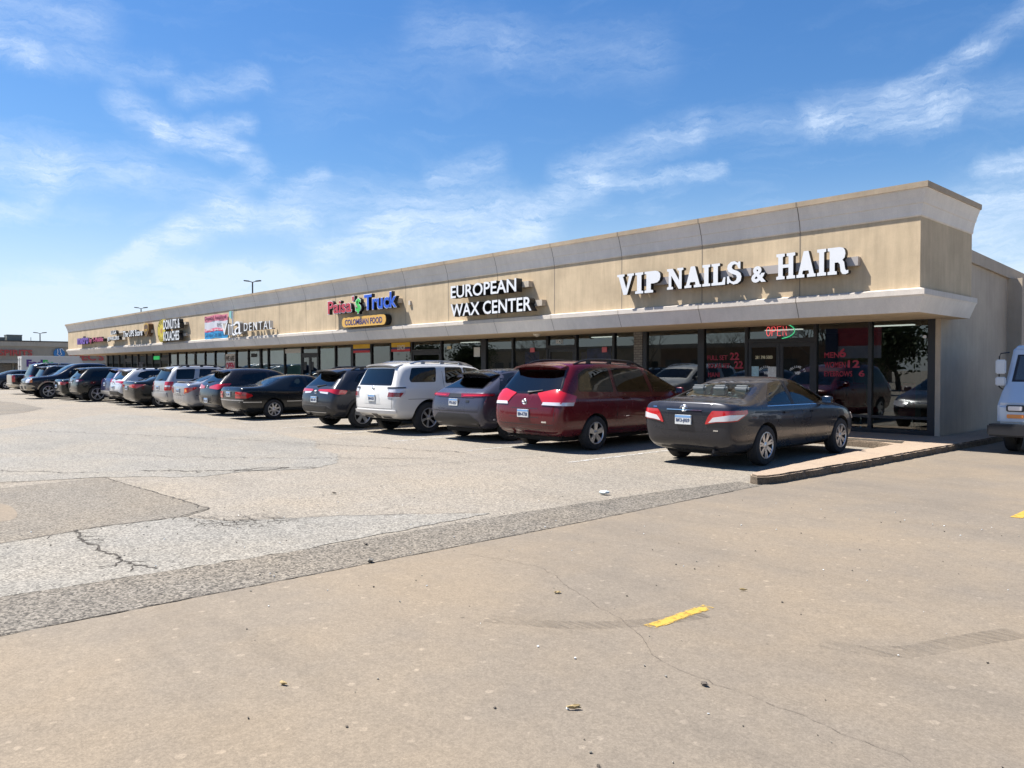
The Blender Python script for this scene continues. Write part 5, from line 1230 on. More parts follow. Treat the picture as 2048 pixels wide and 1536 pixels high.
# 5 dark grey crossover
GREY5 = paint('paint_gunmetal', (.02, .023, .032), .3, .3)
def rav(paint_, label, x, y, plate, rails, lv=3, trimm=DARK):
    P = suv(L=4.6, W=1.86, H=1.635, belt=1.07, xrt=.50, xwt=2.6, xwb=3.45, hood=1.08, nose=.92, zb=.29, wr=.65, tail=.04)
    return make_car(upd(P, name='parked_crossover', label=label, cat='suv', x=x, y=y, paint=paint_, ax=(.97, 3.66), Rw=.365, gap=.06, lv=lv, rim=('w', 5, .66), zu=.26,
      glass=[('side_window', 'R', [(.78, 1.26), (.95, 1.45), (1.22, 1.52), (1.95, 1.545), (1.98, 1.12), (1.2, 1.13)], G_DARK), ('side_window', 'R', [(2.06, 1.12), (2.03, 1.545), (2.45, 1.52), (3.15, 1.17), (3.15, 1.11)], G_MID),
       ('rear_window', ('S', .28, 1.3, R(28), 1), [(-.66, -.19), (.66, -.19), (.56, .24), (-.56, .24)], G_DARK), ('windshield', ('S', 3.0, 1.36, R(58), -1), [(-.7, -.4), (.7, -.4), (.56, .36), (-.56, .36)], G_CLEAR)],
      cabin=(.9, 3.3), beltz=1.08, rows=(1.35, 2.4), mirror=(3.0, 1.14), handles=[(1.75, .98), (2.6, .97)], plate=(0, .78, plate), emblem=.98, rails=(.8, 2.5, .6, rails), spoiler=(.28, .62, .58, 1.57, paint_), wiper=(1.13, 0, -.35), exhaust=[(-.5, .34, .035), (.5, .34, .035)],
      patches=[('tail_light', 'BR', [(-.50, 1.0), (-.1, .985), (.12, .92), (.30, .93), (.34, 1.02), (.05, 1.06), (-.48, 1.05)], RED, TRED), ('reverse_light', 'BR', [(-.42, .95), (-.16, .93), (-.14, .985), (-.46, .995)], CLR, dict(off=.01)), ('tail_light_lens', 'BR', [(.30, .93), (.44, .92), (.38, 1.04), (.34, 1.02)], BLACK, dict(off=.008)),
       ('bumper_trim', 'B', [(-.8, .30), (.8, .30), (.84, .52), (.62, .62), (-.62, .62), (-.84, .52)], trimm, dict(off=.012)), ('bumper_insert', 'B', [(-.52, .49), (.52, .49), (.6, .59), (-.6, .59)], BLACK, dict(off=.02)), ('bumper_line', 'B', [(-.5, .44), (.5, .44), (.56, .455), (-.56, .455)], ALLOY, dict(off=.022)),
       ('sill_trim', 'R', [(1.3, .33), (3.3, .33), (3.2, .46), (1.42, .46)], trimm, dict(off=.01))] + archclad((.97, 3.66), .365, .43, .50, trimm) + bseams([(-.66, .66, .66, .66), (-.6, .66, -.76, .95), (.6, .66, .76, .95), (-.3, .92, .3, .92)], both=False) + seams([(2.02, .47, 2.02, 1.1), (1.42, .62, 1.15, 1.1), (3.05, .47, 3.2, 1.08), (.32, 1.1, .62, 1.5)]) + common_front(4.6, .8)))
rav(GREY5, 'gunmetal grey crossover with roof rails beside the empty stall, left of the white SUV', -18.78, 10.12, 'RBK-4471', BLACK)
# 6 black older sedan
P = sedan(L=4.82, W=1.80, H=1.42, deck=1.03, belt=.92, xb=.92, xbt=1.62, xwt=2.75, xwb=3.55, hood=.95, nose=.74)
BLK6 = paint('paint_black_green', (.006, .008, .010), 0, .22)
make_car(upd(P, name='parked_sedan', label='black older sedan with eight hole wheels left of the empty stall', cat='car', x=-23.95, y=9.95, paint=BLK6, ax=(1.12, 3.95), Rw=.315, lv=3, rim=('s', 8, .66),
  glass=[('side_window', 'R', [(1.62, .985), (1.78, 1.2), (2.05, 1.33), (2.25, 1.345), (2.27, .965)], G_MID), ('side_window', 'R', [(2.34, .96), (2.32, 1.345), (2.55, 1.34), (2.8, 1.28), (3.3, 1.02), (3.32, .96)], G_CLEAR), ('rear_window', ('S', 1.22, 1.2, R(58), 1), [(-.66, -.32), (.66, -.32), (.5, .3), (-.5, .3)], G_CLEAR), ('windshield', ('S', 3.2, 1.18, R(60), -1), [(-.68, -.36), (.68, -.36), (.52, .38), (-.52, .38)], G_CLEAR)],
  cabin=(1.5, 3.4), beltz=.95, rows=(1.75, 2.6), mirror=(3.15, 1.0), handles=[(2.1, .84), (2.95, .83)], plate=(0, .80, '2K5-DF71'), exhaust=[(-.45, .25, .03)],
  patches=[('tail_light', 'BR', [(-.28, .68), (.14, .68), (.27, .75), (.27, .79), (.06, .88), (-.28, .88)], RED, TRED), ('tail_light_band', 'BR', [(-.27, .76), (.1, .76), (.1, .80), (-.27, .80)], REDD, dict(off=.02)), ('bumper_trim', 'R', [(.06, .55), (.7, .54), (.7, .565), (.06, .575)], ALLOY, dict(off=.006)), ('side_moulding', 'R', [(1.55, .55), (3.5, .55), (3.5, .575), (1.55, .575)], ALLOY, dict(off=.006)), ('bumper_strip', 'B', [(-.82, .60), (.82, .60), (.82, .63), (-.82, .63)], ALLOY, dict(off=.01)),
   ('emblem', 'B', [(-.03, .93), (.03, .93), (0, .98)], CHROME, dict(off=.01))] + seams([(2.3, .4, 2.3, .95), (1.62, .56, 1.55, .95), (3.3, .4, 3.4, .95)]) + bseams([(-.6, .65, .6, .65), (-.62, .65, -.62, .98), (.62, .65, .62, .98)], both=False) + common_front(4.82, .68)))
# 7 black crossover
P = suv(L=4.45, W=1.86, H=1.62, belt=1.07, xrt=.52, xwt=2.5, xwb=3.4, hood=1.06, nose=.88, wr=.58, tail=.05)
BLK7 = paint('paint_black7', (.01, .009, .011), 0, .25)
make_car(upd(P, name='parked_crossover', label='black crossover with bright red lamps directly left of the black older sedan', cat='suv', x=-26.5, y=10.2, paint=BLK7, ax=(.92, 3.55), Rw=.35, rim=('v', 5, .68),
  glass=[('side_window', 'R', [(.85, 1.22), (1.05, 1.42), (1.9, 1.5), (1.93, 1.12)], G_DARK), ('side_window', 'R', [(2.0, 1.12), (1.98, 1.5), (2.4, 1.48), (3.1, 1.14)], G_MID), ('rear_window', ('S', .3, 1.32, R(32), 1), [(-.64, -.2), (.64, -.2), (.52, .22), (-.52, .22)], G_DARK), ('windshield', ('S', 2.95, 1.34, R(58), -1), [(-.7, -.38), (.7, -.38), (.55, .36), (-.55, .36)], G_CLEAR)],
  cabin=(.9, 3.2), beltz=1.08, mirror=(2.95, 1.12), plate=(0, .52, 'KLR-3305'), emblem=1.0, spoiler=(.32, .62, .54, 1.56, BLK7), wiper=(1.14, .1, -.25), rows=(1.3, 2.3),
  patches=[('tail_light', 'BR', [(-.46, .93), (.0, .90), (.32, 1.03), (.34, 1.10), (-.1, 1.07), (-.44, 1.0)], RED, TRED), ('bumper_trim', 'B', [(-.82, .28), (.82, .28), (.84, .38), (-.84, .38)], ALLOYD, dict(off=.012)), ('plate_recess', 'B', [(-.4, .42), (.4, .42), (.4, .62), (-.4, .62)], BLACK, dict(off=.002))] + bseams([(-.75, .66, .75, .66)], both=False) + common_front(4.45, .75)))
# 8 silver sedan
P = sedan(L=4.54, W=1.76, H=1.465, deck=1.08, belt=.96, xb=.5, xbt=1.3, xwt=2.55, xwb=3.5, hood=.98, nose=.74)
SILV = paint('paint_silver', (.32, .33, .36), .6, .3)
make_car(upd(P, name='parked_sedan', label='silver compact sedan with small boot spoiler between silver SUV and black crossover', cat='car', x=-28.95, y=10.15, paint=SILV, ax=(.98, 3.58), Rw=.315,
  glass=[('side_window', 'R', [(1.0, 1.02), (1.25, 1.25), (1.6, 1.36), (1.88, 1.38), (1.9, .99)], G_MID), ('side_window', 'R', [(1.97, .99), (1.95, 1.38), (2.4, 1.37), (3.2, 1.0)], G_MID), ('rear_window', ('S', .85, 1.25, R(60), 1), [(-.64, -.3), (.64, -.3), (.5, .34), (-.5, .34)], G_DARK), ('windshield', ('S', 3.1, 1.2, R(60), -1), [(-.66, -.38), (.66, -.38), (.52, .4), (-.52, .4)], G_CLEAR)],
  cabin=(1.1, 3.3), beltz=.98, mirror=(3.0, 1.05), handles=[(1.6, .88), (2.5, .87)], plate=(0, .80, 'CPK-2231'), spoiler=(.08, .3, .6, 1.13, SILV), splift=.05, rows=(1.3, 2.4),
  patches=[('tail_light', 'BR', [(-.22, .70), (.0, .74), (.22, .88), (.24, .94), (-.05, .92), (-.2, .9)], RED, TRED), ('turn_light', 'BR', [(-.17, .75), (-.06, .78), (-.07, .86), (-.16, .86)], AMB, dict(off=.02))] + bseams([(-.55, .64, .55, .64), (-.3, .86, .3, .86)], both=False) + common_front(4.5, .68)))
# 9 silver boxy suv
P = suv(L=4.45, W=1.81, H=1.72, belt=1.12, xrt=.3, xwt=2.6, xwb=3.35, hood=1.1, nose=.92, wr=.68, tail=0)
SILV2 = paint('paint_silver_beige', (.36, .365, .37), .45, .35)
make_car(upd(P, name='parked_suv', label='silver boxy SUV with black roof rails between black sedan and silver sedan', cat='suv', x=-31.6, y=10.3, paint=SILV2, ax=(.95, 3.57), Rw=.35, wd=.23, rim=('s', 5, .62),
  glass=[('side_window', 'R', [(.42, 1.2), (.5, 1.58), (1.2, 1.6), (1.1, 1.2)], G_DARK), ('side_window', 'R', [(1.3, 1.18), (1.38, 1.6), (2.05, 1.6), (2.08, 1.18)], G_DARK), ('side_window', 'R', [(2.16, 1.18), (2.14, 1.6), (2.5, 1.57), (3.1, 1.2)], G_MID), ('rear_window', 'B', [(-.66, 1.13), (.66, 1.13), (.58, 1.58), (-.58, 1.58)], G_DARK), ('windshield', ('S', 3.0, 1.4, R(54), -1), [(-.68, -.36), (.68, -.36), (.56, .3), (-.56, .3)], G_CLEAR)],
  cabin=(.8, 3.2), beltz=1.12, mirror=(2.95, 1.2), plate=(0, .86, 'DXF-8021'), rails=(.6, 2.4, .6, BLACK), wiper=(1.17, 0, -.3), rows=(1.2, 2.3), spoiler=(.14, .4, .56, 1.665, SILV2),
  patches=[('tail_light', 'BR', [(-.16, .76), (.12, .76), (.2, 1.1), (-.14, 1.1)], RED, TRED), ('tail_light_lens', 'BR', [(-.12, .9), (.1, .9), (.1, .96), (-.12, .96)], CLR, dict(off=.02)), ('bumper_step', 'B', [(-.8, .52), (.8, .52), (.8, .68), (-.8, .68)], SILV2, dict(off=.05, depth=.06)), ('plate_recess', 'B', [(-.4, .76), (.4, .76), (.4, .98), (-.4, .98)], mat('silver_recess', (.3, .3, .31), .4), dict(off=.003))] + bseams([(-.7, .72, .7, .72)], both=False) + common_front(4.4, .85)))
# 10 black sedan
P = sedan(L=4.85, W=1.82, H=1.46, deck=1.09, belt=.96, xb=.6, xbt=1.5, xwt=2.7, xwb=3.7, hood=.98, nose=.74)
BLK10 = paint('paint_black10', (.007, .009, .009), 0, .22)
make_car(upd(P, name='parked_sedan', label='black sedan with long red lamps between the pearl white crossover and silver boxy SUV', cat='car', x=-34.3, y=9.95, paint=BLK10, ax=(1.08, 3.86), Rw=.33,
  glass=[('side_window', 'R', [(1.1, 1.02), (1.4, 1.25), (2.0, 1.38), (2.02, .99)], G_DARK), ('side_window', 'R', [(2.08, .99), (2.06, 1.38), (2.5, 1.38), (3.35, 1.0)], G_MID), ('rear_window', ('S', .98, 1.26, R(62), 1), [(-.68, -.36), (.68, -.36), (.52, .38), (-.52, .38)], G_DARK), ('windshield', ('S', 3.2, 1.2, R(60), -1), [(-.68, -.38), (.68, -.38), (.52, .4), (-.52, .4)], G_CLEAR)],
  cabin=(1.2, 3.4), beltz=.98, mirror=(3.15, 1.05), plate=(0, .80, 'GHY-5520'), rows=(1.35, 2.5),
  patches=[('tail_light', 'BR', [(-.42, .86), (.05, .80), (.34, .96), (-.05, .97), (-.4, .93)], RED, TRED), ('chrome_strip', 'B', [(-.5, .915), (.5, .915), (.5, .93), (-.5, .93)], CHROME, dict(off=.01))] + common_front(4.8, .68)))
# 11 pearl white crossover, 12 blue suv
PEARL = paint('paint_pearl', (.48, .49, .51), .15, .3)
rav(PEARL, 'pearl white crossover with dark bumper beside the black sedan', -36.95, 10.15, 'PMX-1190', DARK, 2)
BLUE = paint('paint_navy', (.018, .024, .08), .2, .3)
P = suv(L=4.6, W=1.85, H=1.66, belt=1.08, xrt=.4, xwt=2.65, xwb=3.45, hood=1.08, nose=.9, wr=.6, tail=.02)
generic_glass = lambda H: [('side_window', 'R', [(.62, 1.2), (.8, H - .2), (1.9, H - .13), (1.93, 1.14)], G_DARK), ('side_window', 'R', [(2.0, 1.14), (1.98, H - .13), (2.5, H - .15), (3.2, 1.16)], G_MID)]
rw = lambda x, z, a=28: ('rear_window', ('S', x, z, R(a), 1), [(-.66, -.2), (.66, -.2), (.56, .22), (-.56, .22)], G_DARK)
ws = ('windshield', ('S', 3.0, 1.36, R(58), -1), [(-.7, -.4), (.7, -.4), (.56, .34), (-.56, .34)], G_CLEAR)
make_car(upd(P, name='parked_suv', label='navy blue SUV with silver bumper between black luxury SUV and pearl white crossover', cat='suv', x=-39.6, y=10.5, paint=BLUE, ax=(.97, 3.68), Rw=.35, glass=generic_glass(1.66) + [rw(.25, 1.34), ws], cabin=(.9, 3.2), beltz=1.08, mirror=(3.0, 1.14), plate=(0, .88, 'LNB-7712'), rows=(1.3, 2.3), spoiler=(.25, .5, .55, 1.6, BLUE),
  patches=[('tail_light', 'BR', [(-.1, .9), (.16, .9), (.2, 1.12), (-.06, 1.12)], RED, TRED), ('bumper_trim', 'B', [(-.84, .42), (.84, .42), (.84, .58), (-.84, .58)], ALLOY, dict(off=.015))] + common_front(4.6, .8)))
# 13 black luxury suv
BLK13 = paint('paint_black13', (.007, .010, .010), 0, .22)
P = suv(L=4.6, W=1.93, H=1.69, belt=1.12, xrt=.42, xwt=2.75, xwb=3.5, hood=1.12, nose=.95, zb=.3, wr=.64, tail=.02)
make_car(upd(P, name='parked_suv', label='black luxury SUV with large multi spoke wheels left of the navy SUV', cat='suv', x=-42.35, y=9.75, paint=BLK13, ax=(.95, 3.7), Rw=.38, rim=('v', 5, .72), glass=generic_glass(1.69) + [rw(.26, 1.38), ws], cabin=(.9, 3.2), beltz=1.1, mirror=(3.0, 1.18), plate=(0, .98, 'JTR-4409'), rows=(1.3, 2.3), spoiler=(.2, .55, .6, 1.63, BLK13), wiper=(1.18, 0, -.3),
  patches=[('tail_light', 'BR', [(-.2, .96), (.12, .97), (.24, 1.08), (-.18, 1.08)], REDD, TRED), ('reverse_light', 'BR', [(-.16, .99), (.02, .99), (.04, 1.05), (-.14, 1.05)], CLR, dict(off=.02)), ('valance', 'B', [(-.78, .36), (.78, .36), (.7, .46), (-.7, .46)], DARK, dict(off=.01))] + common_front(4.6, .85)))
# 14 dark sedan
P = sedan(L=4.75, W=1.82, H=1.44, deck=1.06, belt=.95, xb=.6, xbt=1.45, xwt=2.7, xwb=3.7, hood=.97, nose=.74)
BLK14 = paint('paint_green_black', (.007, .012, .012), .1, .25)
make_car(upd(P, name='parked_sedan', label='dark green black sedan between the backed in pickup and the black luxury SUV', cat='car', x=-45.05, y=9.7, paint=BLK14, ax=(1.05, 3.8), Rw=.33, glass=[('side_window', 'R', [(1.1, 1.01), (1.4, 1.23), (2.0, 1.36), (2.02, .98)], G_MID), ('side_window', 'R', [(2.08, .98), (2.06, 1.36), (2.5, 1.36), (3.35, 1.0)], G_MID), ('rear_window', ('S', .98, 1.24, R(62), 1), [(-.68, -.34), (.68, -.34), (.52, .36), (-.52, .36)], G_MID), ('windshield', ('S', 3.2, 1.2, R(60), -1), [(-.68, -.38), (.68, -.38), (.52, .4), (-.52, .4)], G_CLEAR)],
  cabin=(1.2, 3.4), beltz=.97, mirror=(3.15, 1.04), plate=(0, .70, 'FWD-3302'), rows=(1.35, 2.5),
  patches=[('tail_light', 'BR', [(-.35, .80), (.1, .78), (.28, .93), (-.3, .94)], RED, TRED), ('reverse_light', 'BR', [(-.33, .8), (-.15, .8), (-.15, .93), (-.33, .93)], CLR, dict(off=.02)), ('chrome_strip', 'B', [(-.5, .90), (.5, .90), (.5, .93), (-.5, .93)], CHROME, dict(off=.01))] + common_front(4.7, .68)))
# 15 pickup backed in, facing the camera
NAVYB = paint('paint_navy_black', (.005, .007, .016), .1, .22); TANP = paint('paint_tan', (.3, .27, .21), .3, .35)
def pickup(L=5.9, W=2.0, H=1.93):
    z = 1.26
    st = [(0, 0, .95, .5, z - .06, z, .6, 'd'), (.3, .3, .99, .45, z - .05, z, .6, 'd'), (1.5, 1.5, 1, .42, z - .05, z, .6, 'd'), (1.66, 1.68, 1, .42, z - .05, z + .02, .62, 'd'), (1.72, 1.80, 1, .42, z - .06, H - .12, .66, 'g'), (2.0, 2.05, 1, .42, z - .06, H - .01, .68, 'g'), (2.9, 2.9, 1, .42, z - .07, H, .68, 'g'),
      (3.75, 3.45, 1, .42, z - .08, H - .04, .67, 'g'), (4.0, 3.75, 1, .42, z - .09, H - .16, .66, 'g'), (4.4, 4.4, 1, .42, z - .1, 1.27, .64, 'd'), (4.9, 4.9, .99, .42, 1.14, 1.22, .62, 'd'), (L - .22, L - .22, .97, .42, 1.06, 1.15, .6, 'd'), (L, L, .93, .46, .98, 1.06, .55, 'd')]
    return dict(L=L, W=W, st=st, rear=[.06, .05, .04, .01, 0, 0, 0, .02, .02, .02, .02], front=[.12, .1, .06, .02, 0, 0, .03, .05, .06, .06, .06], bulge=(.04, .12))
P = pickup()
rp = make_car(upd(P, name='parked_pickup', label='dark navy pickup with tan lower trim backed in so that its front faces the lot', cat='pickup', x=-48.1, y=8.75 + 5.9, flip=True, paint=NAVYB, ax=(1.2, 4.85), Rw=.41, wd=.26, gap=.07, rim=('v', 6, .66), zu=.4,
  glass=[('side_window', 'R', [(1.95, 1.33), (2.0, 1.78), (2.7, 1.8), (2.72, 1.3)], G_DARK), ('side_window', 'R', [(2.8, 1.3), (2.78, 1.8), (3.4, 1.76), (3.95, 1.38), (3.95, 1.28)], G_MID), ('windshield', ('S', 4.0, 1.58, R(50), -1), [(-.78, -.32), (.78, -.32), (.66, .34), (-.66, .34)], G_CLEAR)],
  cabin=(2.0, 4.0), beltz=1.3, rows=(2.3, 3.1), mirror=(3.8, 1.38), mirs=1.5,
  patches=[('headlight', 'FR', [(-.26, .86), (.08, .86), (.14, 1.06), (-.24, 1.08)], CLR, TRED), ('turn_light', 'FR', [(.06, .87), (.17, .88), (.18, 1.02), (.1, 1.04)], AMB, dict(off=.02)), ('grille', 'F', [(-.5, .82), (.5, .82), (.5, 1.08), (-.5, 1.08)], ALLOYD, dict(off=.012)), ('grille_bar', 'F', [(-.5, .88), (.5, .88), (.5, .92), (-.5, .92)], CHROME, dict(off=.02)), ('grille_bar', 'F', [(-.5, .98), (.5, .98), (.5, 1.02), (-.5, 1.02)], CHROME, dict(off=.02)),
   ('front_bumper', 'F', [(-.95, .5), (.95, .5), (.95, .76), (-.95, .76)], TANP, dict(off=.06, depth=.08)), ('plate_panel', 'F', [(-.25, .52), (.25, .52), (.25, .7), (-.25, .7)], DARK, dict(off=.065)), ('fog_light', 'F', [(.55, .56), (.72, .56), (.72, .7), (.55, .7)], BLACK, dict(off=.066, both=True)),
   ('sill_trim', 'R', [(1.7, .46), (4.3, .46), (4.3, .66), (1.7, .66)], TANP, dict(off=.008))] + archclad((1.2, 4.85), .41, .48, .55, TANP)))
# 16 black suv, 17 tall black van like suv
BLK16 = paint('paint_black16', (.008, .009, .012), 0, .25)
P = suv(L=4.9, W=1.95, H=1.78, belt=1.15, xrt=.3, xwt=2.8, xwb=3.6, hood=1.15, nose=1.0, zb=.3, wr=.66, tail=.0)
make_car(upd(P, name='parked_suv', label='black SUV with silver rails half hidden behind the backed in pickup', cat='suv', x=-50.8, y=9.9, paint=BLK16, ax=(1.0, 3.9), Rw=.38, glass=generic_glass(1.78) + [('rear_window', 'B', [(-.7, 1.17), (.7, 1.17), (.62, 1.62), (-.62, 1.62)], G_DARK), ws], cabin=(.9, 3.3), beltz=1.12, mirror=(3.1, 1.2), rows=(1.3, 2.3), rails=(.6, 2.6, .62, ALLOY), spoiler=(.1, .42, .6, 1.72, ALLOYD),
  patches=[('tail_light', 'BR', [(-.1, .95), (.14, .95), (.16, 1.15), (-.08, 1.15)], RED, TRED)] + common_front(4.9, .9)))
P = suv(L=5.1, W=2.0, H=1.95, belt=1.22, xrt=.3, xwt=3.0, xwb=3.8, hood=1.2, nose=1.05, zb=.32, wr=.7, tail=.0)
make_car(upd(P, name='parked_suv', label='tall black SUV behind the half hidden black SUV, its roof the highest', cat='suv', x=-53.6, y=9.9, paint=BLK16, ax=(1.1, 4.05), Rw=.4, glass=generic_glass(1.95) + [('rear_window', 'B', [(-.74, 1.22), (.74, 1.22), (.66, 1.8), (-.66, 1.8)], G_MID), ws], cabin=(.9, 3.3), beltz=1.15, mirror=(3.2, 1.3), rows=(1.3, 2.3), rails=(.6, 2.8, .68, ALLOY),
  patches=[('tail_light', 'BR', [(-.1, .95), (.14, .95), (.16, 1.2), (-.08, 1.2)], RED, TRED)] + common_front(5.1, .9)))
# 18 tan and black pickup tail, 19 far blue crossover
P = pickup(5.6, 1.95, 1.84)
make_car(upd(P, name='parked_pickup', label='black pickup showing its grey tailgate between the far blue car and the black SUVs', cat='pickup', x=-57.6, y=9.75, paint=BLK16, ax=(1.15, 4.6), Rw=.39, wd=.25, gap=.07, zu=.4, rim=('s', 6, .62),
  glass=[('side_window', 'R', [(1.95, 1.3), (2.0, 1.7), (2.7, 1.72), (2.72, 1.28)], G_DARK), ('side_window', 'R', [(2.8, 1.28), (2.78, 1.72), (3.4, 1.68), (3.9, 1.34), (3.9, 1.26)], G_MID), ('windshield', ('S', 4.0, 1.5, R(50), -1), [(-.78, -.3), (.78, -.3), (.66, .3), (-.66, .3)], G_CLEAR)],
  cabin=(2.0, 4.0), beltz=1.25, rows=(2.3, 3.1), mirror=(3.7, 1.34),
  patches=[('tail_light', 'BR', [(-.08, .78), (.1, .78), (.1, 1.18), (-.08, 1.18)], RED, TRED), ('tailgate', 'B', [(-.74, .72), (.74, .72), (.74, 1.2), (-.74, 1.2)], mat('tailgate_grey', (.35, .33, .28), .5), dict(off=.006)), ('rear_bumper', 'B', [(-.9, .48), (.9, .48), (.9, .66), (-.9, .66)], mat('bumper_pale', (.55, .53, .47), .35, .6), dict(off=.07, depth=.08))] + common_front(5.6, .9)))
FBLUE = paint('paint_far_blue', (.02, .035, .06), .3, .28)
P = sedan(L=4.7, W=1.84, H=1.52, deck=1.1, belt=.98, xb=.4, xbt=1.3, xwt=2.7, xwb=3.6, hood=1.0, nose=.78)
make_car(upd(P, name='parked_sedan', label='far dark blue car cut by the left edge of the photo', cat='car', x=-72.0, y=10.9, paint=FBLUE, ax=(1.0, 3.75), Rw=.34, glass=[('side_window', 'R', [(1.1, 1.05), (1.4, 1.3), (2.0, 1.43), (2.02, 1.02)], G_DARK), ('side_window', 'R', [(2.08, 1.02), (2.06, 1.43), (2.5, 1.43), (3.3, 1.05)], G_DARK), ('rear_window', ('S', .85, 1.3, R(62), 1), [(-.66, -.34), (.66, -.34), (.52, .36), (-.52, .36)], G_MID), ('windshield', ('S', 3.1, 1.25, R(60), -1), [(-.68, -.38), (.68, -.38), (.52, .4), (-.52, .4)], G_CLEAR)],
  cabin=(1.2, 3.4), beltz=1.0, mirror=(3.1, 1.1), rows=(1.35, 2.5), patches=[('tail_light', 'BR', [(-.3, .85), (.2, .85), (.2, .98), (-.3, .98)], RED, TRED)] + common_front(4.7, .7)))
P = sedan(L=4.6, W=1.8, H=1.46, deck=1.05, belt=.95)
make_car(upd(P, name='parked_sedan', label='far pale car barely seen above the dark blue one at the left edge', cat='car', x=-77.5, y=12.6, paint=PEARL, ax=(1.0, 3.75), Rw=.33, glass=[('side_window', 'R', [(1.1, 1.02), (1.4, 1.25), (2.0, 1.37), (2.9, 1.3), (3.3, 1.0)], G_DARK), ('rear_window', ('S', .95, 1.24, R(62), 1), [(-.66, -.34), (.66, -.34), (.52, .36), (-.52, .36)], G_MID)],
  cabin=(1.2, 3.4), beltz=.98, mirror=(3.1, 1.05), rows=(1.35, 2.5), patches=[('tail_light', 'BR', [(-.3, .85), (.2, .85), (.2, .98), (-.3, .98)], RED, TRED)] + common_front(4.6, .7)))
# ------------------------------------------------------------------ small white step van, front towards the lot
VANW = paint('paint_van_white', (.52, .56, .6), 0, .4)
vr = empty('delivery_van', 'white boxy delivery van with slanted nose and black bumper at the right edge', 'van', (-3.54, 16.42, .005), R(90))
# local x backwards from the nose (+Y), y towards the building
def vprof(y): return [(.32, .55), (.33, .92), (.62, 1.18), (.82, 1.3), (1.3, 1.92), (1.36, 2.02), (1.6, 2.08), (4.4, 2.1), (4.45, 2.0), (4.45, .5)]
s = MB(); s.prism([(x, z) for x, z in vprof(0)], -.93, .93); o = s.build('body', VANW, vr, bevel=.05, smooth=40)
bmv = MB(); bmv.box(.05, .42, -1.02, 1.02, .33, .56); bmv.build('bumper', BLACK, vr, bevel=.03, smooth=40)
bmv = MB(); bmv.box(.5, 4.3, -.8, .8, .3, .56); bmv.build('underbody', WELL, vr)
def slope(x0, z0, x1, z1, ya, yb, e=.01): 
    d = Vector((x1 - x0, 0, z1 - z0)).normalized(); n_ = Vector((-d.z, 0, d.x)) * e
    return [(x0 + n_.x, ya, z0 + n_.z), (x1 + n_.x, ya, z1 + n_.z), (x1 + n_.x, yb, z1 + n_.z), (x0 + n_.x, yb, z0 + n_.z)]
s = MB(); s.quad(*slope(.86, 1.345, 1.27, 1.875, -.82, .82, .006)); s.build('windshield_seal', BLACK, vr, fix=False)
VG = glass('van_glass', (.10, .14, .15), 1.6); VGO = mat('van_glass_dark', (.012, .03, .035), .03, 0, .6)
s = MB(); s.quad(*slope(.89, 1.38, 1.25, 1.845, -.77, .77, .010)); s.build('windshield', VGO, vr, fix=False)
for sy in (-1, 1):
    s = MB(); s.quad(*[(x, sy * .936, z) for x, z in ((1.15, 1.3), (1.45, 1.82), (2.2, 1.82), (2.2, 1.1), (1.3, 1.1))]); s.build('side_window', VGO, vr, fix=False)
    # headlight in a black bezel, amber lamp below
    s = MB(); s.box(.3, .36, sy * .62 - .15, sy * .62 + .15, .79, .915); o = s.build('headlight_bezel', BLACK, vr, bevel=.015)
    s = MB(); s.box(.285, .31, sy * .62 - .115, sy * .62 + .115, .81, .895); s.build('headlight', CLR, o, bevel=.01)
    s = MB(); s.box(.305, .35, sy * .62 - .14, sy * .62 + .14, .665, .74); s.build('turn_light', AMB, vr, bevel=.01)
    for x in (.95, 3.4):
        tm, rm = wheel_mesh(.34, .2, 's', 6, .6); w = link('wheel', tm, vr); w.location = (x, sy * .8, .34); r_ = link('rim', rm, w)
        if sy == 1: w.rotation_euler = (0, 0, math.pi)
    # mirror frame with two mirrors
    yy = sy * 1.02
    s = MB(); s.tube([(1.1, sy * .93, 1.92), (.9, yy, 1.90), (.88, yy + sy * .02, 1.84), (.88, yy + sy * .02, 1.25), (1.0, yy, 1.2), (1.1, sy * .93, 1.2)], .012, 6); o = s.build('mirror_frame', BLACK, vr, smooth=50)
    for z0, z1 in ((1.5, 1.78), (1.27, 1.44)):
        s = MB(); s.box(.84, .9, yy - .1, yy + .08, z0, z1); s.build('mirror', VANW, o, bevel=.02, smooth=40)
s = MB(); s.box(.29, .335, -.33, .33, .66, .95); o = s.build('grille', BLACK, vr, bevel=.03)
for k in range(5):
    s = MB(); s.box(.275, .289, -.3, .3, .69 + k * .05, .70 + k * .05); s.build('grille_bar', ALLOYD, o)
s = MB(); s.tube([(.83, .3, 1.36), (1.0, -.35, 1.56)], .01, 6); s.tube([(.83, -.45, 1.36), (1.0, -.02, 1.56)], .01, 6); s.build('wiper', BLACK, vr)
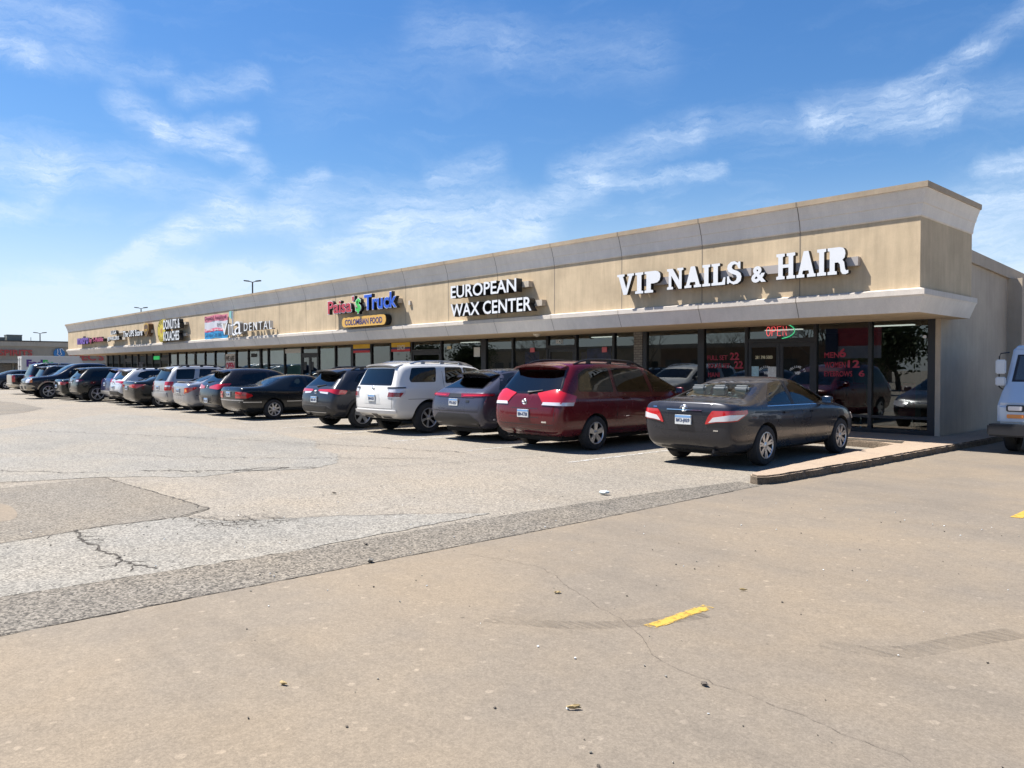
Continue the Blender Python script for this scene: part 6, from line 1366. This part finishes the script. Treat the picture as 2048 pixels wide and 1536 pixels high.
# ------------------------------------------------------------------ far box truck
tr = empty('box_truck', 'white delivery box truck with purple and green lettering in front of the liquor store', 'truck', (-105, 18.9, 0), R(90))
TW = mat('truck_white', (.45, .44, .42), .45, var=.05)
s = MB(); s.box(0, 6.0, -1.15, 1.15, .9, 3.12); box = s.build('cargo_box', TW, tr)
s = MB(); s.box(-.012, -.002, -1.1, 1.1, .95, 3.05); s.build('rear_door', mat('truck_door', (.5, .5, .48), .5), box)
s = MB()
for y in (-.9, -.1, .1, .9): s.box(-.03, -.013, y - .02, y + .02, 1.1, 2.9)
for y, z in ((-.8, 2.7), (.8, 2.7), (-.8, 1.4), (.8, 1.4), (-.3, 1.9), (.3, 1.9)): s.box(-.04, -.013, y - .08, y + .08, z - .07, z + .07)
s.build('door_hardware', DARK, box)
s = MB(); s.box(0, 6.02, -1.16, 1.16, 3.09, 3.14); s.build('roof_trim', ALLOY, box)
s = MB(); s.prism([(6.01, .6), (6.01, 2.2), (6.5, 2.15), (6.9, 1.5), (7.6, 1.3), (7.7, .6)], -1.05, 1.05); s.build('cab', TW, tr, bevel=.06)
s = MB(); s.prism([(6.01, 2.2), (6.01, 3.0), (6.2, 2.9), (6.5, 2.2)], -.9, .9); s.build('wind_deflector', TW, tr)
s = MB(); s.box(.2, 7.4, -.9, .9, .5, .88); s.build('chassis', WELL, tr)
for x in (1.4, 6.9):
    for sy in (-1, 1):
        tm, rm = wheel_mesh(.45, .28, 's', 6, .6); w = link('wheel', tm, tr); w.location = (x, sy * .95, .45); link('rim', rm, w)
        if sy == 1: w.rotation_euler = (0, 0, math.pi)
for txt, x, w, h, m_ in (('Fed', .45, 1.65, .85, mat('truck_purple', (.06, .015, .16), .5)), ('Ex', 2.12, 1.1, .82, mat('truck_green', (.02, .38, .06), .5))):
    me = text_mesh(txt, w, h, .01, bold=.05); me.materials.append(m_); o = link('lettering', me, tr); o.location = (x, -1.16, 1.85)
# ------------------------------------------------------------------ liquor store across the end of the lot (its front faces +X)
SB = stucco('far_tan', (.33, .295, .24), .1); SBL = stucco('far_band', (.40, .36, .30), .08); 
sb = empty('liquor_store', 'long low tan store with red letters at the far end of the lot', 'building', (-130, 22, 0), R(90))
def S(mb): return mb
s = MB(); s.box(-30, 22, 1.5, 30, 0, 5.3); s.build('wall', SB, sb)
s = MB(); s.box(-30, 22, .0, 1.49, 2.85, 4.9); s.build('fascia', SB, sb)
s = MB(); s.box(-30.1, 22.1, -.15, 1.6, 4.9, 5.55); s.build('cornice', SBL, sb)
s = MB(); s.box(-30.1, 22.1, -.2, 1.6, 5.551, 5.72); s.build('roof_cap', mat('dark_coping', (.06, .055, .05), .7), sb)
s = MB(); s.box(-30, 22, -.12, 1.49, 2.45, 2.849); s.build('fascia_band', SBL, sb)
GD = mat('far_glass', (.02, .025, .03), .08, 0, .5)
for k in range(17):
    x = -29 + 3 * k; s = MB(); s.box(x, x + 2.7, 1.44, 1.49, .3, 2.42); w = s.build('window', BLACK, sb); s = MB(); s.box(x + .08, x + 2.62, 1.42, 1.439, .38, 2.34); s.build('pane', GD, w)
REDS = mat('far_red', (.42, .06, .05), .5)
for txt, x, w, h, z, l in (('SPIRITS', -1.15, 4.1, .88, 3.5, 'red letters reading SPIRITS on the far liquor store'), ("SPEC'S", 7.7, 4.8, 1.05, 2.9, 'large red letters reading SPECS partly under the shop fascia')):
    me = text_mesh(txt, w, h, .12, bold=.025); me.materials.append(REDS)
    o = link('store_sign', me, None, label=l, category='sign'); o.location = (-129.85, 22 + x, z); o.rotation_euler = (0, 0, R(90))
e = empty('store_emblem', 'round blue emblem with a white mark between the red words of the liquor store', 'sign', (-129.8, 28.4, 3.9), R(90))
s = MB(); s.lathe([(0, -.1), (.75, -.1), (.75, .05)], 30, 'y'); s.build('disc', mat('far_blue', (.02, .17, .42), .5), e)
s = MB(); s.tube([(-.25, -.16, .65), (-.2, -.16, .2), (-.3, -.16, -.1), (0, -.16, -.3), (.3, -.16, -.1), (.15, -.16, .2), (.1, -.16, .7)], .06, 6); s.tube([(.1, -.16, .7), (.35, -.16, .75), (.6, -.16, .4)], .05, 6); s.tube([(0, -.16, -.3), (.1, -.16, -.7)], .05, 6); s.build('white_mark', WHITE, e)
RT = mat('rooftop_unit', (.16, .17, .15), .6)
for x0, x1, z1, l in ((20.6, 21.9, 6.2, 'low grey rooftop unit at the left photo edge'), (22.1, 24.0, 6.6, 'larger grey rooftop unit on the liquor store roof')):
    s = MB(); s.box(-133.5, -131.5, x0, x1, 5.75, z1 - .1); s.box(-133.55, -131.45, x0 - .05, x1 + .05, z1 - .1, z1); 
    for k in range(6): s.box(-131.5, -131.46, x0 + .1 + k * (x1 - x0) / 6, x0 + .16 + k * (x1 - x0) / 6, 5.85, z1 - .2)
    s.build('rooftop_unit', RT, label=l, category='air conditioner')
# light poles behind the shops
def pole(x, y, z, label, arms=2, ang=0):
    e = empty('light_pole', label, 'street lamp', (x, y, 0), ang, 'parking lot light poles')
    m_ = mat('pole_bronze', (.03, .028, .026), .5)
    s = MB(); s.tube([(0, 0, 0), (0, 0, z)], [.13, .08], 10); s.build('pole', m_, e, smooth=50)
    s = MB(); s.box(-.35, .35, -.35, .35, 0, .7); s.build('base', WALK, e)
    for sg in (-1, 1):
        s = MB(); s.tube([(0, 0, z), (sg * .4, 0, z + .12)], .05, 8); a = s.build('arm', m_, e)
        s = MB(); s.obox(Matrix.Translation((sg * .7, 0, z + .16)) @ Matrix.Rotation(R(-6 * sg), 4, 'Y'), .65, .36, .13); s.build('lamp_head', m_, e, bevel=.03)
pole(-88.96, 40, 12.0, 'double headed light pole rising behind the dental sign', ang=R(48))
pole(-130.0, 40, 11.2, 'smaller double headed light pole above the parapet over the donut sign', ang=R(48))
pole(-150.1, 30, 7.6, 'double headed light pole above the liquor store roof', ang=R(55))
# thin aerial on the far roof
s = MB(); s.tube([(-132, 25.2, 5.7), (-132, 25.2, 6.3)], .04, 6); s.build('roof_aerial', BLACK, label='thin aerial standing on the liquor store roof', category='aerial')
# ------------------------------------------------------------------ the other side of the lot, seen only in the glass
RB = stucco('opposite_brown', (.22, .14, .09), .1); RBT = stucco('opposite_tan', (.42, .34, .24), .1)
for x0, x1, y1, z, m_, l in ((-120, -64, -62, 4.9, RBT, 'long tan building across the road reflected in the far panes'), (-62, -38, -48, 4.3, RB, 'brown restaurant across the lot reflected in the salon windows')):
    e = empty('opposite_building', l, 'building', ((x0 + x1) / 2, y1, 0)); w = (x1 - x0) / 2
    s = MB(); s.box(-w, w, -15, 0, 0, z); s.build('wall', m_, e)
    s = MB(); s.box(-w - .3, w + .3, -15.3, .3, z, z + .5); s.build('parapet', SB, e)
    for k in range(int(w / 2)):
        x = -w + 2 + k * 4; s = MB(); s.box(x - 1.2, x + 1.2, .002, .06, .4, 2.8); s.build('window', GD, e)
e = empty('pylon_sign', 'tall red and grey roadside sign reflected in the right salon windows', 'sign', (-21.3, -13.5, 0))
s = MB(); s.box(-1.9, -1.1, -.4, .4, 0, 9); s.build('post', mat('pylon_navy', (.03, .04, .08), .5), e)
s = MB(); s.box(-1.1, 1.4, -.3, .3, 3.1, 8.4); s.build('red_panel', mat('pylon_red', (.42, .04, .05), .5), e)
s = MB(); s.box(-1.1, 1.4, -.3, .3, 2.3, 3.09); s.build('grey_panel', mat('pylon_grey', (.35, .34, .36), .5), e)
LEAFM = mat('tree_leaf', (.055, .085, .03), .8, var=.4, vscale=1.5); BARK = mat('tree_bark', (.12, .09, .065), .9)
def tree(x, y, h, dense, label, rs):
    rg = random.Random(rs); e = empty('oak_tree', label, 'tree', (x, y, 0), 0, 'trees on the far side of the lot'); s = MB(); tips = []
    def br(p, d, L_, r_, lv):
        pts = [p]; q_ = p.copy(); dd = d.copy()
        for k in range(4): dd = (dd + Vector((rg.uniform(-.22, .22), rg.uniform(-.22, .22), rg.uniform(-.02, .14)))).normalized(); q_ = q_ + dd * L_ / 4; pts.append(q_.copy())
        s.tube(pts, [r_ * (1 - .13 * k) for k in range(5)], 6 if lv < 2 else 4, cap=False)
        if lv >= (3 if dense else 4): tips.extend(pts[2:]); return
        for k in range(3 if lv else 5):
            a = rg.random() * 6.28; nd = (dd * .7 + Vector((math.cos(a), math.sin(a), rg.uniform(.0, .6))) * .8).normalized(); br(pts[rg.choice((3, 4))], nd, L_ * rg.uniform(.6, .8), r_ * .52, lv + 1)
    br(Vector((0, 0, 0)), Vector((0, 0, 1)), h * (.2 if dense else .34), h * (.022 if dense else .018), 0); s.build('trunk', BARK, e)
    if dense:
        c = MB()
        for t_ in tips:
            for k in range(26):
                o_ = t_ * 1.0 + Vector((rg.gauss(0, .9), rg.gauss(0, .9), rg.gauss(0, .8))); a = Vector((rg.uniform(-1, 1), rg.uniform(-1, 1), rg.uniform(-1, 1))).normalized() * .2; b = a.orthogonal().normalized() * .13
                c.quad(o_ - a, o_ + b, o_ + a, o_ - b)
        c.build('crown', LEAFM, e, fix=False)
tree(-23, -25, 10, True, 'dense evergreen tree reflected at the right end of the salon glass', 3)
tree(-31, -30, 10, False, 'bare winter tree reflected behind the price lettering', 5)
tree(-34, -34, 9, False, 'bare winter tree further left along the road', 6)
tree(-45, -36, 8, False, 'bare winter tree before the brown restaurant', 8)
tree(-80, -30, 9, True, 'dense tree across the lot mirrored in the restaurant panes', 21)
tree(-94, -33, 9, True, 'second dense tree across the lot mirrored left of the restaurant panes', 23)
tree(-66, -30, 8, False, 'bare tree across the lot mirrored in the waxing shop panes', 25)
tree(-9, -25, 11, True, 'dense evergreen tree farthest right on the other side of the lot', 9)
tree(-56, -38, 8, False, 'bare winter tree farthest left on the other side of the lot', 11)
